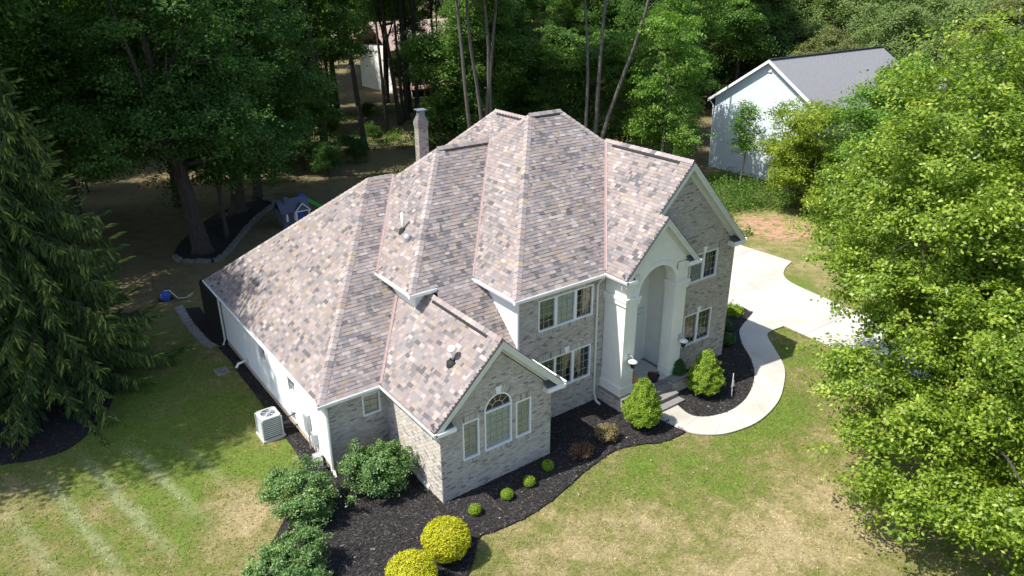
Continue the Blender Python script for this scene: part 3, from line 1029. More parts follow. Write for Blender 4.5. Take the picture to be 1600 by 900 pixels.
# louvred foundation vent
v = MB()
fl = left(0.0)
slat(v, fl, .78, 1.55, .04, .22, 0, .03)
for k in range(5):
    slat(v, fl, .80, 1.53, .055 + k * .033, .072 + k * .033, .03, .045)
v.build('foundation_vent', 'trim', house)
v = MB(); v.lathe([(0.0, .16), (.09, .13), (.11, .04), (.11, -.06), (.07, -.08)], (-.16, 2.85, .62), 14)
v.tube([(-.16, 2.85, -.02), (-.16, 2.85, .58)], .04); v.build('fresh_air_cap', 'galv', house, smooth=True)
# left block, front
fB = front(3.39)
brick_wall('B_front', fB, [(-2.08, -.05), (0, -.05), (0, 2.76), (-2.08, 2.76)], [rect(-.87, -.23, 1.72, 2.5)], [rect(-.93, -.17, 1.59, 1.72)], 4)
soldier('B_front', fB, -.93, -.17, 1.595, 1.715, 4, .03)
window(fB, -.87, -.23, 1.72, 2.5, [(-.815, -.285, 2, 3)], ['blind'])
# two storey centre
fD = front(1.62)
brick_wall('D_front', fD, [(4.06, -.05), (7.97, -.05), (7.97, 5.25), (4.06, 5.25)], [rect(4.91, 7.37, 3.72, 4.90), rect(4.95, 7.37, 1.22, 2.55)],
           [rect(4.84, 7.44, 3.58, 3.72), rect(4.84, 7.44, 4.90, 5.08), rect(4.88, 7.44, 1.08, 1.22), rect(4.88, 7.44, 2.55, 2.77)], 5)
soldier('D_front', fD, 4.84, 7.44, 3.585, 3.715, 5, .03); soldier('D_front', fD, 4.84, 7.44, 4.905, 5.07, 6)
soldier('D_front', fD, 4.88, 7.44, 1.085, 1.215, 7, .03); soldier('D_front', fD, 4.88, 7.44, 2.555, 2.765, 8)
window(fD, 4.91, 7.37, 3.72, 4.90, [(4.965, 5.62, 3, 4), (5.74, 6.50, 3, 4), (6.62, 7.315, 3, 4)], ['shade', 'curtain', (.5, 1.0, .5)])  # first sash gets the panel with the painted tree reflection
window(fD, 4.95, 7.37, 1.22, 2.55, [(5.005, 5.64, 3, 4), (5.74, 6.46, 3, 4), (6.58, 7.315, 3, 4)], [None, (.5, 1.0, .75), (0, .55, .55)])
keystone(fD, 6.20, 2.54, .24)
# entrance gable block
fF = front(1.04)
gF = [(7.97, -.05), (14.35, -.05), (14.35, 5.17), (11.06, 8.42), (7.97, 5.25)]
brick_wall('F_front', fF, [(10.8, -.05), (14.35, -.05), (14.35, 5.16), (11.06, 8.42), (10.8, 8.16)], [rect(11.72, 13.33, 3.94, 5.09), rect(11.70, 13.34, 1.22, 2.58)],
           [rect(11.66, 13.40, 3.81, 3.94), rect(11.66, 13.40, 5.09, 5.3), rect(11.64, 13.40, 1.09, 1.22), rect(11.64, 13.40, 2.58, 2.8)], 6)
brick_wall('F_gable', fF, [(9.2, 5.3), (10.8, 5.3), (10.8, 8.16), (9.2, 6.52)], seed=7)
soldier('F_front', fF, 11.66, 13.40, 3.815, 3.935, 9, .03); soldier('F_front', fF, 11.66, 13.40, 5.095, 5.29, 10)
soldier('F_front', fF, 11.64, 13.40, 1.095, 1.215, 11, .03); soldier('F_front', fF, 11.64, 13.40, 2.585, 2.79, 12)
window(fF, 11.72, 13.33, 3.94, 5.09, [(11.775, 12.47, 3, 4), (12.58, 13.275, 3, 4)], ['curtain', (0, .7, .3)])
window(fF, 11.70, 13.34, 1.22, 2.58, [(11.755, 12.46, 3, 4), (12.58, 13.285, 3, 4)], [(0, 1.0, .5), None])
keystone(fF, 12.52, 5.08, .23); keystone(fF, 12.52, 2.57, .23)
brick_wall('F_right', right(14.35), [(1.04, -.05), (15.5, -.05), (15.5, 5.20), (1.04, 5.20)], seed=8, detail=False)
mb = MB(); mb.box((4.3, 15.3, -.05), (14.34, 15.5, 5.3)); mb.build('wall', 'siding', house)
mb = MB(); mb.box((-2.07, 14.24, -.05), (4.4, 14.44, 2.8)); mb.build('wall', 'siding', house)

# chimney
ch = (8.55, 15.62, 8.85, 16.02)
def chim_wall(nm, fn, a0, a1, z1, s):
    brick_wall(nm, fn, [(a0, -.05), (a1, -.05), (a1, z1), (a0, z1)], seed=s, name='chimney')
chim_wall('ch_f', front(ch[1]), ch[0], ch[2] + .22, 7.85, 20)
chim_wall('ch_l', left(ch[0]), ch[1], ch[3], 7.85, 21)
mb = MB(); mb.box((ch[0] + .01, ch[1] + .01, -.05), (ch[2] + .22, ch[3], 7.85)); mb.build('chimney_core', 'mortar', house)
mb = MB()
for k in range(10):
    e = .010 * min(k, 3) - (.026 * (k - 5) if k > 5 else 0)
    mb.box((ch[0] - e, ch[1] - e, 7.85 + k * .066), (ch[2] + .22 + e, ch[3] + e, 7.85 + k * .066 + .046), (0.28, 0.25, 0.225))
    mb.box((ch[0] - e + .012, ch[1] - e + .012, 7.90 + k * .066), (ch[2] + .21 + e, ch[3] + e - .01, 7.85 + (k + 1) * .066), (0.13, 0.12, 0.11))
cc = mb.build('chimney_crown', 'brick', house)
mb = MB(); mb.box((8.66, 15.70, 8.48), (8.98, 15.95, 8.72)); mb.build('flue', 'darkmetal', cc)
mb = MB(); mb.slab([(8.57, 15.62, 8.74), (9.07, 15.62, 8.74), (9.07, 16.03, 8.77), (8.57, 16.03, 8.77)], (0, 0, .03)); mb.build('chimney_cap', 'darkmetal', cc)

# all bricks: the 300 that show largest singly, the others joined per wall
vis = sorted([b for b in ALL_BRICKS if b[1] in ('A_front', 'A_left') and b[5] > .008], key=lambda b: b[0])
single = set(id(b) for b in vis[:300])
stuff = {}
for b in ALL_BRICKS:
    if id(b) in single:
        mb = MB(); piece_mesh(mb, b[2], b[3], b[4]); mb.build('brick', 'brick', WALLS[b[1]], origin=sum(b[2], Vector()) / len(b[2]))
    else:
        piece_mesh(stuff.setdefault(b[1], MB()), b[2], b[3], b[4])
for k, mb in stuff.items():
    mb.build('brickwork', 'brick', WALLS[k], kind='stuff')

# ------------------------------------------------------------------ lap siding walls
def siding(fn, poly, holes=(), mat='siding', exp=.115, parent=None, name='wall'):
    hp = halfplanes(poly)
    a0 = min(p[0] for p in poly); a1 = max(p[0] for p in poly)
    z0 = min(p[1] for p in poly); z1 = max(p[1] for p in poly)
    mb = MB()
    for k in range(math.ceil((z1 - z0) / exp)):
        zl, zh = z0 + k * exp, z0 + (k + 1) * exp
        hc = [c for c in (h(zl, zh) for h in holes) if c]
        for s in subtract(a0, a1, hc):
            q = clip([(s[0], zl), (s[1], zl), (s[1], zh), (s[0], zh)], hp)
            if area2(q) > 1e-5:
                D = lambda z: .002 + .016 * (zh - z) / exp
                mb.poly([fn(a, D(z), z) for a, z in q])
                lo = [p for p in q if abs(p[1] - zl) < 1e-6]
                if len(lo) == 2:
                    mb.poly([fn(lo[0][0], .018, zl), fn(lo[1][0], .018, zl), fn(lo[1][0], 0, zl), fn(lo[0][0], 0, zl)])
    return mb.build(name, mat, parent or house)
fBL = left(-2.08)
siding(fBL, [(3.39, .32), (14.44, .32), (14.44, 2.8), (3.39, 2.8)], [rect(6.08, 6.80, 1.48, 2.55), rect(9.0, 9.72, 1.48, 2.55)])
brick_wall('B_foundation', fBL, [(3.39, -.05), (14.44, -.05), (14.44, .32), (3.39, .32)], seed=30, detail=False, name='foundation')
WALLS['B_foundation'].data.materials[0] = MAT['concrete_base']
window(fBL, 6.08, 6.80, 1.48, 2.55, [(6.135, 6.745, 2, 4)], [None])
window(fBL, 9.0, 9.72, 1.48, 2.55, [(9.055, 9.665, 2, 4)], [None])
mb = MB(); mb.box((-2.12, 3.37, -.03), (-2.04, 3.47, 2.74)); mb.build('corner_board', 'white', house)
siding(left(1.62), [(4.05, 3.3), (9.0, 3.3), (9.0, 5.25), (4.05, 5.25)])
siding(front(4.05), [(1.62, 3.3), (4.1, 3.3), (4.1, 5.25), (1.62, 5.25)])
siding(left(4.06), [(1.62, 2.6), (7.0, 2.6), (7.0, 5.25), (1.62, 5.25)])
mb = MB(); mb.box((4.03, 1.60, 2.6), (4.10, 1.67, 5.2)); mb.build('corner_board', 'white', house)
mb = MB(); mb.box((1.59, 4.02, 3.3), (1.66, 4.09, 5.2)); mb.build('corner_board', 'white', house)

# ------------------------------------------------------------------ entrance portico
PF = .60                               # porch floor height
fP = front(.55)
# left pier wall, right pier, arch head: one stucco body
XL0, XL1, XR0, XR1 = 7.94, 8.52, 10.45, 11.06
XC, RA, ZS = 9.485, .965, 4.45
mb = MB()
mb.box((XL0, .55, PF), (XL1, 1.62, 5.32))
mb.box((XR0, .55, PF), (XR1, 1.05, 5.32))
N = 24
ztop = lambda x: FZ(9.5) - 1.027 * abs(x - 9.5) - .14
xs = [XL0 + (XR1 - XL0) * i / 60 for i in range(61)]
for i in range(60):
    xa, xb = xs[i], xs[i + 1]
    za = ZS + math.sqrt(max(0, RA * RA - (xa - XC) ** 2)) if abs(xa - XC) < RA else ZS
    zb = ZS + math.sqrt(max(0, RA * RA - (xb - XC) ** 2)) if abs(xb - XC) < RA else ZS
    if xb < XL1 or xa > XR0:
        za = zb = 5.30
    top = [(xa, .55, ztop(xa)), (xb, .55, ztop(xb)), (xb, .55, zb), (xa, .55, za)]
    mb.slab(top, (0, .42, 0))
st = mb.build('portico', 'stucco', house)
mb = MB()
for (x0, x1, y1) in ((XL0, XL1, 1.62), (XR0, XR1, 1.04)):
    mb = MB(); mb.box((x0 - .06, .49, 4.22), (x1 + .06, y1, 4.42)); mb.box((x0 - .09, .46, 4.40), (x1 + .09, y1, 4.52)); mb.build('column_capital', 'stucco', st)
    mb = MB(); mb.box((x0 - .04, .51, PF), (x1 + .04, y1, PF + .34)); mb.build('column_base', 'stucco', st)
mb = MB()
for i in range(N):
    t0, t1 = math.pi * i / N, math.pi * (i + 1) / N
    q = [(XC + r * math.cos(t), ZS + r * math.sin(t)) for r, t in ((RA, t0), (RA + .16, t0), (RA + .16, t1), (RA, t1))]
    piece_mesh(mb, [fP(a, .03, z) for a, z in q], [fP(a, -.01, z) for a, z in q], (1, 1, 1))
mb.build('arch_moulding', 'stucco', st)
# inner walls, ceiling, floor of the entry
mb = MB()
mb.box((XR0 + .30, 1.05, PF), (XR0 + .50, 2.3, 5.3))
mb.box((XL1, 2.1, PF), (XR0 + .32, 2.25, 5.3))
mb.box((XL0, 1.6, PF), (XL1 - .02, 2.3, 5.3))
mb.box((XL0 + .01, .97, 5.29), (XR1, 2.3, 5.32))
mb.build('entry_wall', 'stucco', st)
mb = MB(); mb.box((XL0 - .02, .40, -.05), (XR1 + .02, 2.15, PF - .02)); mb.build('porch_base', 'darktile', house)
mb = MB(); mb.box((XL1 + .10, .50, PF - .02), (XR0 + .14, 2.02, PF + .012)); mb.build('porch_floor', 'tile', house)
mb = MB(); mb.box((XL1, .42, PF - .018), (XR0 + .29, 2.10, PF + .004)); mb.build('porch_floor_border', 'darktile', house)
# brick plinths
def plinth(x0, x1, y0, y1, s):
    brick_wall('pl%d' % s, front(y0), [(x0, -.05), (x1, -.05), (x1, PF - .06), (x0, PF - .06)], seed=40 + s, name='plinth')
    brick_wall('pll%d' % s, left(x0), [(y0, -.05), (y1, -.05), (y1, PF - .06), (y0, PF - .06)], seed=50 + s, name='plinth')
    brick_wall('plr%d' % s, right(x1), [(y0, -.05), (y1, -.05), (y1, PF - .06), (y0, PF - .06)], seed=60 + s, name='plinth')
    mb = MB(); mb.box((x0 - .02, y0 - .02, PF - .06), (x1 + .02, y1, PF)); mb.build('plinth_cap', 'darktile', house)
n0 = len(ALL_BRICKS)
plinth(7.84, 8.66, .34, 1.62, 1)
plinth(10.30, 11.25, .10, 1.04, 2)
stuff = {}
for b in ALL_BRICKS[n0:]:
    piece_mesh(stuff.setdefault(b[1], MB()), b[2], b[3], b[4])
for k, mb in stuff.items():
    mb.build('brickwork', 'brick', WALLS[k], kind='stuff')
# steps
for k, (y0, z) in enumerate(((.12, .45), (-.20, .30), (-.52, .15))):
    mb = MB(); mb.box((8.66, y0, -.03), (10.29, y0 + .40, z - .05), (.26, .22, .19)); s_ = mb.build('step', 'brick', house)
    mb = MB(); mb.box((8.66, y0 - .02, z - .05), (10.29, y0 + .36, z)); mb.build('tread', 'darktile', s_)
# front door with side light
mb = MB(); mb.box((9.15, 2.04, PF), (10.55, 2.1, 2.95)); d = mb.build('door_surround', 'door', house)
mb = MB(); mb.box((9.75, 2.0, PF + .02), (10.45, 2.05, 2.75)); dd = mb.build('door', 'door', house)
mb = MB(); mb.box((9.79, 1.93, 1.55), (9.83, 2.0, 1.78)); mb.build('handle', 'black', dd)
mb = MB(); mb.box((9.32, 2.0, PF + .3), (9.66, 2.045, 2.75)); sl = mb.build('side_light', 'dark', house)
mb = MB()
for k in range(6):
    mb.box((9.32, 1.985, PF + .3 + k * .36), (9.66, 1.998, PF + .325 + k * .36))
mb.build('muntin_grid', 'muntin', sl)
mb = MB(); mb.box((8.7, 2.05, 3.5), (9.5, 2.1, 4.6)); ts = mb.build('transom', 'dark', house)
mb = MB(); mb.box((8.65, 2.03, 3.44), (9.55, 2.09, 3.5)); mb.box((8.65, 2.03, 4.6), (9.55, 2.09, 4.66)); mb.box((9.5, 2.03, 3.5), (9.55, 2.09, 4.6)); mb.build('transom_frame', 'frame', ts)
# lanterns on the piers
def lantern(x, y, z):
    e = bpy.data.objects.new('wall_lantern', None); e.empty_display_size = .1; link(e, house)
    mb = MB(); mb.box((x - .06, y - .03, z - .06), (x + .06, y + .02, z + .22)); mb.tube([(x, y - .03, z + .14), (x, y - .14, z + .24), (x, y - .24, z + .16)], .014, 6); mb.build('bracket', 'galv', e)
    mb = MB(); mb.lathe([(.0, .12), (.03, .11), (.17, .03), (.175, .0), (.02, .02)], (x, y - .24, z), 18); mb.build('lamp_shade', 'lampglass', e, smooth=True)
    mb = MB(); mb.lathe([(.02, 0), (.085, -.01), (.10, -.10), (.06, -.24), (.0, -.26)], (x, y - .24, z), 8); mb.build('lamp_body', 'black', e)
lantern(8.23, .55, 2.06)
lantern(10.92, .55, 2.06)
# downspouts
def spout(pts, r=.045, lab=None):
    mb = MB(); mb.tube(pts, r, 6); o = mb.build('downspout', 'trim', house); return o
spout([(7.52, 1.28, 5.2), (7.52, 1.50, 4.95), (7.53, 1.56, 4.8), (7.58, 1.56, .45), (7.60, 1.45, .12), (7.61, 1.22, .04)])
spout([(-2.2, 3.28, 2.75), (-2.1, 3.31, 2.45), (-2.1, 3.31, .25), (-2.12, 3.1, .06)], .05)
spout([(-2.3, 14.55, 2.75), (-2.16, 14.5, 2.5), (-2.16, 14.5, .3), (-2.3, 14.4, .1)], .05)
# roof vents and pipes
def on_slope(x, y):
    return roofz(x, y)
def turbine(x, y):
    z = on_slope(x, y)
    mb = MB(); mb.lathe([(.19, -.14), (.18, .02), (.12, .05), (.08, .08), (.08, .12)], (x, y, z), 18); e = mb.build('vent_base', 'vent', house, smooth=True)
    mb = MB(); mb.tube([(x, y, z + .06), (x, y, z + .45)], .035, 10); mb.build('vent_pipe', 'pvc', e, smooth=True)
    mb = MB(); mb.lathe([(.0, .14), (.06, .13), (.12, .09), (.145, .02), (.14, -.02), (.04, -.01)], (x, y, z + .42), 18); mb.build('vent_hood', 'pvc', e, smooth=True)
turbine(1.10, .95)
def dome_vent(x, y):
    z = on_slope(x, y)
    mb = MB(); mb.lathe([(.0, .24), (.08, .22), (.13, .16), (.15, .08), (.12, .03), (.11, -.2)], (x, y, z), 16); mb.build('dome_vent', 'galv', house, smooth=True)
dome_vent(2.38, 5.75)
mb = MB(); z = on_slope(2.55, 6.35); mb.tube([(2.55, 6.35, z - .1), (2.55, 6.35, z + .62)], .055, 10); e = mb.build('vent_pipe', 'pvc', house, smooth=True)
mb = MB(); mb.lathe([(.17, -.14), (.13, .03), (.06, .10)], (2.55, 6.35, z), 14); mb.build('pipe_boot', 'vent', e, smooth=True)
# utilities on the side wall
def ubox(name, y, z, w, h, dep, m='galv'):
    mb = MB(); mb.box((-2.095 - dep, y - w / 2, z), (-2.09, y + w / 2, z + h)); return mb.build(name, m, house)
ubox('electric_meter', 5.05, .75, .30, .70, .14); ubox('disconnect_box', 4.55, .55, .28, .42, .13); ubox('outlet_box', 6.55, .55, .14, .22, .08)
mb = MB(); mb.tube([(-2.16, 5.05, .75), (-2.16, 5.05, -.02)], .03, 6); mb.tube([(-2.16, 4.55, .55), (-2.16, 4.55, -.02)], .025, 6); mb.build('conduit', 'galv', house)
mb = MB(); mb.tube([(-2.28, 3.75, -.02), (-2.28, 3.75, .45), (-2.28, 4.1, .45), (-2.28, 4.1, .25)], .03, 6); mb.box((-2.42, 3.98, .1), (-2.16, 4.25, .42)); mb.lathe([(.0, .16), (.1, .15), (.11, 0), (.1, -.1), (0, -.1)], (-2.38, 3.7, .35), 12); mb.build('gas_meter', 'galv', house)
mb = MB(); mb.tube([(-2.09, 11.6, .55), (-2.50, 11.5, .55), (-2.62, 11.45, .42)], .05, 8); mb.build('exhaust_pipe', 'pvc', house, smooth=True)

# ------------------------------------------------------------------ ground
def mat_ground(blade=False):
    m, nt, out = new_mat('grass_blade' if blade else 'lawn_and_woodland_floor')
    b = bsdf(nt, out, 0.95, 0.1)
    p = pos(nt)
    sx = nt.nodes.new('ShaderNodeSeparateXYZ'); nt.links.new(p, sx.inputs[0])
    X, Y = sx.outputs[0], sx.outputs[1]
    big = nnoise(nt, 0.16, 4, 0.6, p, 0.4)
    mid = nnoise(nt, 0.55, 5, 0.65, p, 0.6)
    fine = nnoise(nt, 9.0, 5, 0.75, p)
    vfine = nnoise(nt, 45.0, 4, 0.8, p)
    def spot(cx, cy, rx, ry):
        dx = vmath(nt, 'DIVIDE', vmath(nt, 'SUBTRACT', X, cx), rx)
        dy = vmath(nt, 'DIVIDE', vmath(nt, 'SUBTRACT', Y, cy), ry)
        r2 = vmath(nt, 'ADD', vmath(nt, 'MULTIPLY', dx, dx), vmath(nt, 'MULTIPLY', dy, dy))
        return vmath(nt, 'MAXIMUM', vmath(nt, 'SUBTRACT', 1.0, r2), 0.0)
    green = ramp(nt, fine, [(0.28, (0.115, 0.128, 0.032)), (0.72, (0.225, 0.235, 0.075))])
    lush = ramp(nt, fine, [(0.28, (0.085, 0.135, 0.022)), (0.72, (0.175, 0.235, 0.045))])
    dry = ramp(nt, fine, [(0.25, (0.25, 0.205, 0.10)), (0.75, (0.46, 0.385, 0.215))])
    olive = ramp(nt, fine, [(0.25, (0.165, 0.150, 0.055)), (0.75, (0.33, 0.295, 0.13))])
    # dryness field: base noise, wetter left lawn, green along the walk and beds
    med = nnoise(nt, 1.7, 5, 0.7, p, 0.8)
    f = vmath(nt, 'ADD', vmath(nt, 'MULTIPLY', mid, 0.70), vmath(nt, 'MULTIPLY', big, 0.45))
    f = vmath(nt, 'ADD', f, vmath(nt, 'MULTIPLY', vmath(nt, 'SUBTRACT', med, 0.5), 0.8))
    f = vmath(nt, 'ADD', f, vmath(nt, 'MULTIPLY', vmath(nt, 'SUBTRACT', vfine, 0.5), 0.35))
    f = vmath(nt, 'SUBTRACT', f, 0.085)
    for (cx, cy, rx, ry, k) in ((-5.5, 8, 4.5, 7, -0.18), (-8.0, 4.5, 5, 4, -0.06), (12.0, -3.3, 3.5, 1.3, -0.22), (16.6, -1.5, 1.6, 2.4, -0.2), (8.5, -4.0, 2.5, 1.6, -0.14), (6.0, -2.4, 4, 1.4, -0.16),
                                (3.0, -3.6, 3.0, 1.2, 0.10), (8.5, -7.5, 4, 2.2, 0.16), (5.0, -7.0, 3.0, 3.0, 0.10), (-5.0, 3.4, 1.3, 2.6, 0.26), (-3.6, 5.3, 1.2, 1.0, -0.15), (23.3, 4.5, 1.2, 2.5, -0.3), (-6, 16, 4, 6, -.1)):
        f = vmath(nt, 'ADD', f, vmath(nt, 'MULTIPLY', spot(cx, cy, rx, ry), k))
    # mower tracks on the side lawn
    dirn = vmath(nt, 'ADD', vmath(nt, 'MULTIPLY', X, 0.97), vmath(nt, 'MULTIPLY', Y, 0.19))
    wob = vmath(nt, 'ADD', dirn, vmath(nt, 'MULTIPLY', mid, 0.55))
    st = vmath(nt, 'SINE', vmath(nt, 'ADD', vmath(nt, 'MULTIPLY', wob, 5.0), 1.0))
    stm = vmath(nt, 'MULTIPLY', vmath(nt, 'POWER', vmath(nt, 'MAXIMUM', st, 0.0), 1.8), vmath(nt, 'MULTIPLY', spot(-8.0, 6.0, 3.4, 3.8), vmath(nt, 'ADD', med, 0.25)))
    c = ramp(nt, f, [(0.30, (0, 0, 0)), (0.44, (0.33, 0.33, 0.33)), (0.58, (0.66, 0.66, 0.66)), (0.74, (1, 1, 1))])
    sep = nt.nodes.new('ShaderNodeSeparateColor'); nt.links.new(c, sep.inputs[0])
    v = sep.outputs[0]
    def band(lo, hi):
        n = nt.nodes.new('ShaderNodeMapRange'); n.inputs[1].default_value = lo; n.inputs[2].default_value = hi
        nt.links.new(v, n.inputs[0]); return n.outputs[0]
    col = mixc(nt, band(0.0, 0.33), lush, green)
    col = mixc(nt, band(0.33, 0.62), col, olive)
    col = mixc(nt, band(0.62, 0.98), col, dry)
    pale = ramp(nt, fine, [(0.3, (0.21, 0.26, 0.12)), (0.7, (0.36, 0.38, 0.21))])
    col = mixc(nt, vmath(nt, 'MINIMUM', vmath(nt, 'MULTIPLY', stm, 0.95), 0.6), col, pale)
    dark = ramp(nt, nnoise(nt, 2.5, 6, 0.75, p), [(0.3, 0.82), (0.7, 1.12)])
    col = mixc(nt, 1.0, col, dark, 'MULTIPLY')
    # bare earth: at the far side of the drive and on the woodland floor
    earth = ramp(nt, nnoise(nt, 1.4, 6, 0.7, p), [(0.3, (0.10, 0.10, 0.045)), (0.55, (0.20, 0.155, 0.09)), (0.7, (0.10, 0.13, 0.04))])
    red = ramp(nt, nnoise(nt, 3.0, 5, 0.7, p), [(0.3, (0.30, 0.17, 0.10)), (0.7, (0.50, 0.33, 0.22))])
    wob2 = vmath(nt, 'ADD', Y, vmath(nt, 'MULTIPLY', vmath(nt, 'SUBTRACT', mid, 0.5), 9.0))
    fr = nt.nodes.new('ShaderNodeMapRange'); fr.inputs[1].default_value = 17.0; fr.inputs[2].default_value = 22.0
    nt.links.new(wob2, fr.inputs[0])
    wood = fr.outputs[0]
    col = mixc(nt, vmath(nt, 'MULTIPLY', wood, 0.92), col, earth)
    rs = vmath(nt, 'MINIMUM', vmath(nt, 'MULTIPLY', vmath(nt, 'MULTIPLY', spot(30.2, 9.8, 3.0, 3.2), vmath(nt, 'MAXIMUM', vmath(nt, 'SUBTRACT', med, 0.38), 0.0)), 9.0), 1.0)
    col = mixc(nt, rs, col, red)
    col = mixc(nt, 1.0, col, (0.98, 0.955, 0.96), 'MULTIPLY')
    if blade:
        g = ramp(nt, attr(nt, 'rnd').outputs['Fac'], [(0.0, 0.8), (1.0, 1.75)])
        col = mixc(nt, 1.0, col, g, 'MULTIPLY')
    nt.links.new(col, b.inputs['Base Color'])
    if blade:
        return m
    h = vmath(nt, 'ADD', vmath(nt, 'MULTIPLY', fine, 0.6), vfine)
    bump(nt, b, h, 0.75, 0.05)
    return m
MAT['ground'] = mat_ground()
MAT['blade'] = mat_ground(True)
mb = MB()
xs = [-600, -200, -80, -40, -20, 0, 20, 40, 80, 200, 900]
ys = [-300, -80, -40, -20, 0, 20, 40, 80, 200, 900]
for i in range(len(xs) - 1):
    for j in range(len(ys) - 1):
        mb.poly([(xs[i], ys[j], 0), (xs[i + 1], ys[j], 0), (xs[i + 1], ys[j + 1], 0), (xs[i], ys[j + 1], 0)])
tag(mb.build('ground', 'ground'), kind='structure')

# mulch beds: low mounded sheets with a dark cut edge
def sheet(name, outline, z, mat, kind='structure', edge=0.03, relief=0.0):
    me = bpy.data.meshes.new(name)
    import bmesh
    bm = bmesh.new()
    vs = [bm.verts.new((x, y, z)) for x, y in outline]
    f = bm.faces.new(vs)
    if f.normal.z < 0: f.normal_flip()
    bmesh.ops.triangulate(bm, faces=[f])
    if relief > 0:
        for _ in range(1):
            bmesh.ops.subdivide_edges(bm, edges=bm.edges[:], cuts=1)
    lo = [bm.verts.new((x, y, -0.02)) for x, y in outline]
    n = len(lo)
    for i in range(n):
        try:
            bm.faces.new((vs[i], lo[i], lo[(i + 1) % n], vs[(i + 1) % n]))
        except Exception:
            pass
    bm.to_mesh(me); bm.free()
    a = me.attributes.new('tint', 'FLOAT_COLOR', 'POINT')
    a.data.foreach_set('color', np.ones(len(me.vertices) * 4, np.float32))
    me.materials.append(MAT[mat])
    o = bpy.data.objects.new(name, me)
    link(o)
    if kind: o['kind'] = kind
    return o
def chips(parent, outline, n, z, seed):
    """loose bark chips that roughen a bed"""
    rr = np.random.default_rng(seed)
    P = np.array(outline); lo = P.min(0); hi = P.max(0)
    pts = lo + (hi - lo) * rr.random((n * 4, 2))
    # point in polygon
    ins = np.zeros(len(pts), bool)
    x, y = pts[:, 0], pts[:, 1]
    j = len(P) - 1
    for i in range(len(P)):
        c = ((P[i, 1] > y) != (P[j, 1] > y)) & (x < (P[j, 0] - P[i, 0]) * (y - P[i, 1]) / (P[j, 1] - P[i, 1] + 1e-12) + P[i, 0])
        ins ^= c
        j = i
    pts = pts[ins][:n]
    m = len(pts)
    ang = rr.random(m) * 6.283; L = .02 + .05 * rr.random(m); W = .008 + .016 * rr.random(m)
    d = np.stack([np.cos(ang), np.sin(ang)], 1); q = np.stack([-d[:, 1], d[:, 0]], 1)
    zz = z + .004 + .022 * rr.random((m, 4))
    V = np.zeros((m, 4, 3))
    for k, (s, t) in enumerate(((-1, -1), (1, -1), (1, 1), (-1, 1))):
        V[:, k, :2] = pts + d * (s * L)[:, None] + q * (t * W)[:, None]
    V[:, :, 2] = zz
    g = rr.random(m)
    C = np.where(g[:, None] < .006, [[.22, .19, .16]], np.where(g[:, None] < .2, [[.06, .054, .05]], [[.026, .024, .024]]))
    C = C * (.6 + .8 * rr.random(m))[:, None]
    me = bpy.data.meshes.new('bark_chips')
    me.from_pydata(V.reshape(-1, 3).tolist(), [], np.arange(m * 4).reshape(m, 4).tolist())
    a = me.attributes.new('tint', 'FLOAT_COLOR', 'POINT')
    arr = np.ones((m * 4, 4), np.float32); arr[:, :3] = np.repeat(C, 4, 0)
    a.data.foreach_set('color', arr.ravel())
    me.materials.append(MAT['chip'])
    o = bpy.data.objects.new('bark_chips', me); link(o, parent); o['kind'] = 'stuff'
MAT['chip'] = mat_attr('bark_chip', 0.9, 60, 0.4)

front_edge = [(8.85, -1.87), (8.14, -1.86), (7.53, -1.72), (7.06, -1.45), (6.05, -1.18), (4.68, -1.38), (3.77, -1.61), (2.69, -1.88), (1.87, -1.98), (1.16, -1.97), (0.5, -1.91), (0.19, -1.83), (-0.11, -2.0), (-0.43, -2.38), (-0.79, -2.7), (-1.28, -3.05), (-1.98, -3.46), (-3.4, -3.9)]
left_front = [(-5.2, -3.4), (-6.2, -1.6), (-6.0, -0.2), (-5.55, .55), (-5.16, 1.13), (-4.5, 1.81), (-3.94, 2.51), (-3.25, 3.4), (-2.75, 4.2)]
fe = spline(front_edge + left_front, 5)
bed1 = fe + [(-2.62, 5.3), (-2.60, 6.2), (-2.55, 7.5), (-2.5, 9.9), (-2.5, 11.7), (-2.45, 13.0), (-2.5, 14.4), (-2.0, 14.4), (-2.0, 3.5), (0.1, 3.5), (0.1, 0.1), (4.1, 0.1), (4.1, 1.7), (7.9, 1.7), (8.7, .3), (8.75, -.2), (8.9, -.95)]
b1 = sheet('mulch_bed', bed1, .05, 'mulch')
chips(b1, bed1, 26000, .05, 1)
walk_in = [(9.9, -.50), (9.77, -1.25), (10.18, -1.71), (11.14, -1.95), (12.29, -1.78), (13.5, -1.22), (14.35, -0.62), (15.11, 0.15), (15.79, 1.06), (16.68, 1.91), (17.32, 2.23), (18.84, 2.78)]
walk_out = [(8.62, -.50), (8.72, -1.2), (8.85, -1.87), (9.21, -2.38), (10.02, -2.84), (11.43, -3.0), (13.07, -2.64), (14.47, -1.94), (15.55, -1.19), (16.45, -0.16), (17.19, 0.76), (17.71, 1.10), (18.78, 1.06)]
wi = spline(walk_in, 8)
bed2 = wi + [(18.95, 3.6), (16.8, 4.6), (14.3, 4.6), (14.3, 1.1), (10.3, 1.1), (10.2, 0)]
b2 = sheet('mulch_bed', bed2, .05, 'mulch')
chips(b2, bed2, 14000, .05, 2)
spr = spline([(-12.0, 11.0), (-10.76, 10.42), (-9.7, 10.01), (-8.74, 10.1), (-7.8, 11.07), (-7.15, 12.16), (-6.68, 13.83), (-6.6, 15.6), (-7.4, 17.4), (-9.2, 18.0), (-11.5, 17.0), (-12.8, 14.0)], 6, True)
b3 = sheet('mulch_bed', spr, .045, 'mulch')
chips(b3, spr, 6000, .045, 3)
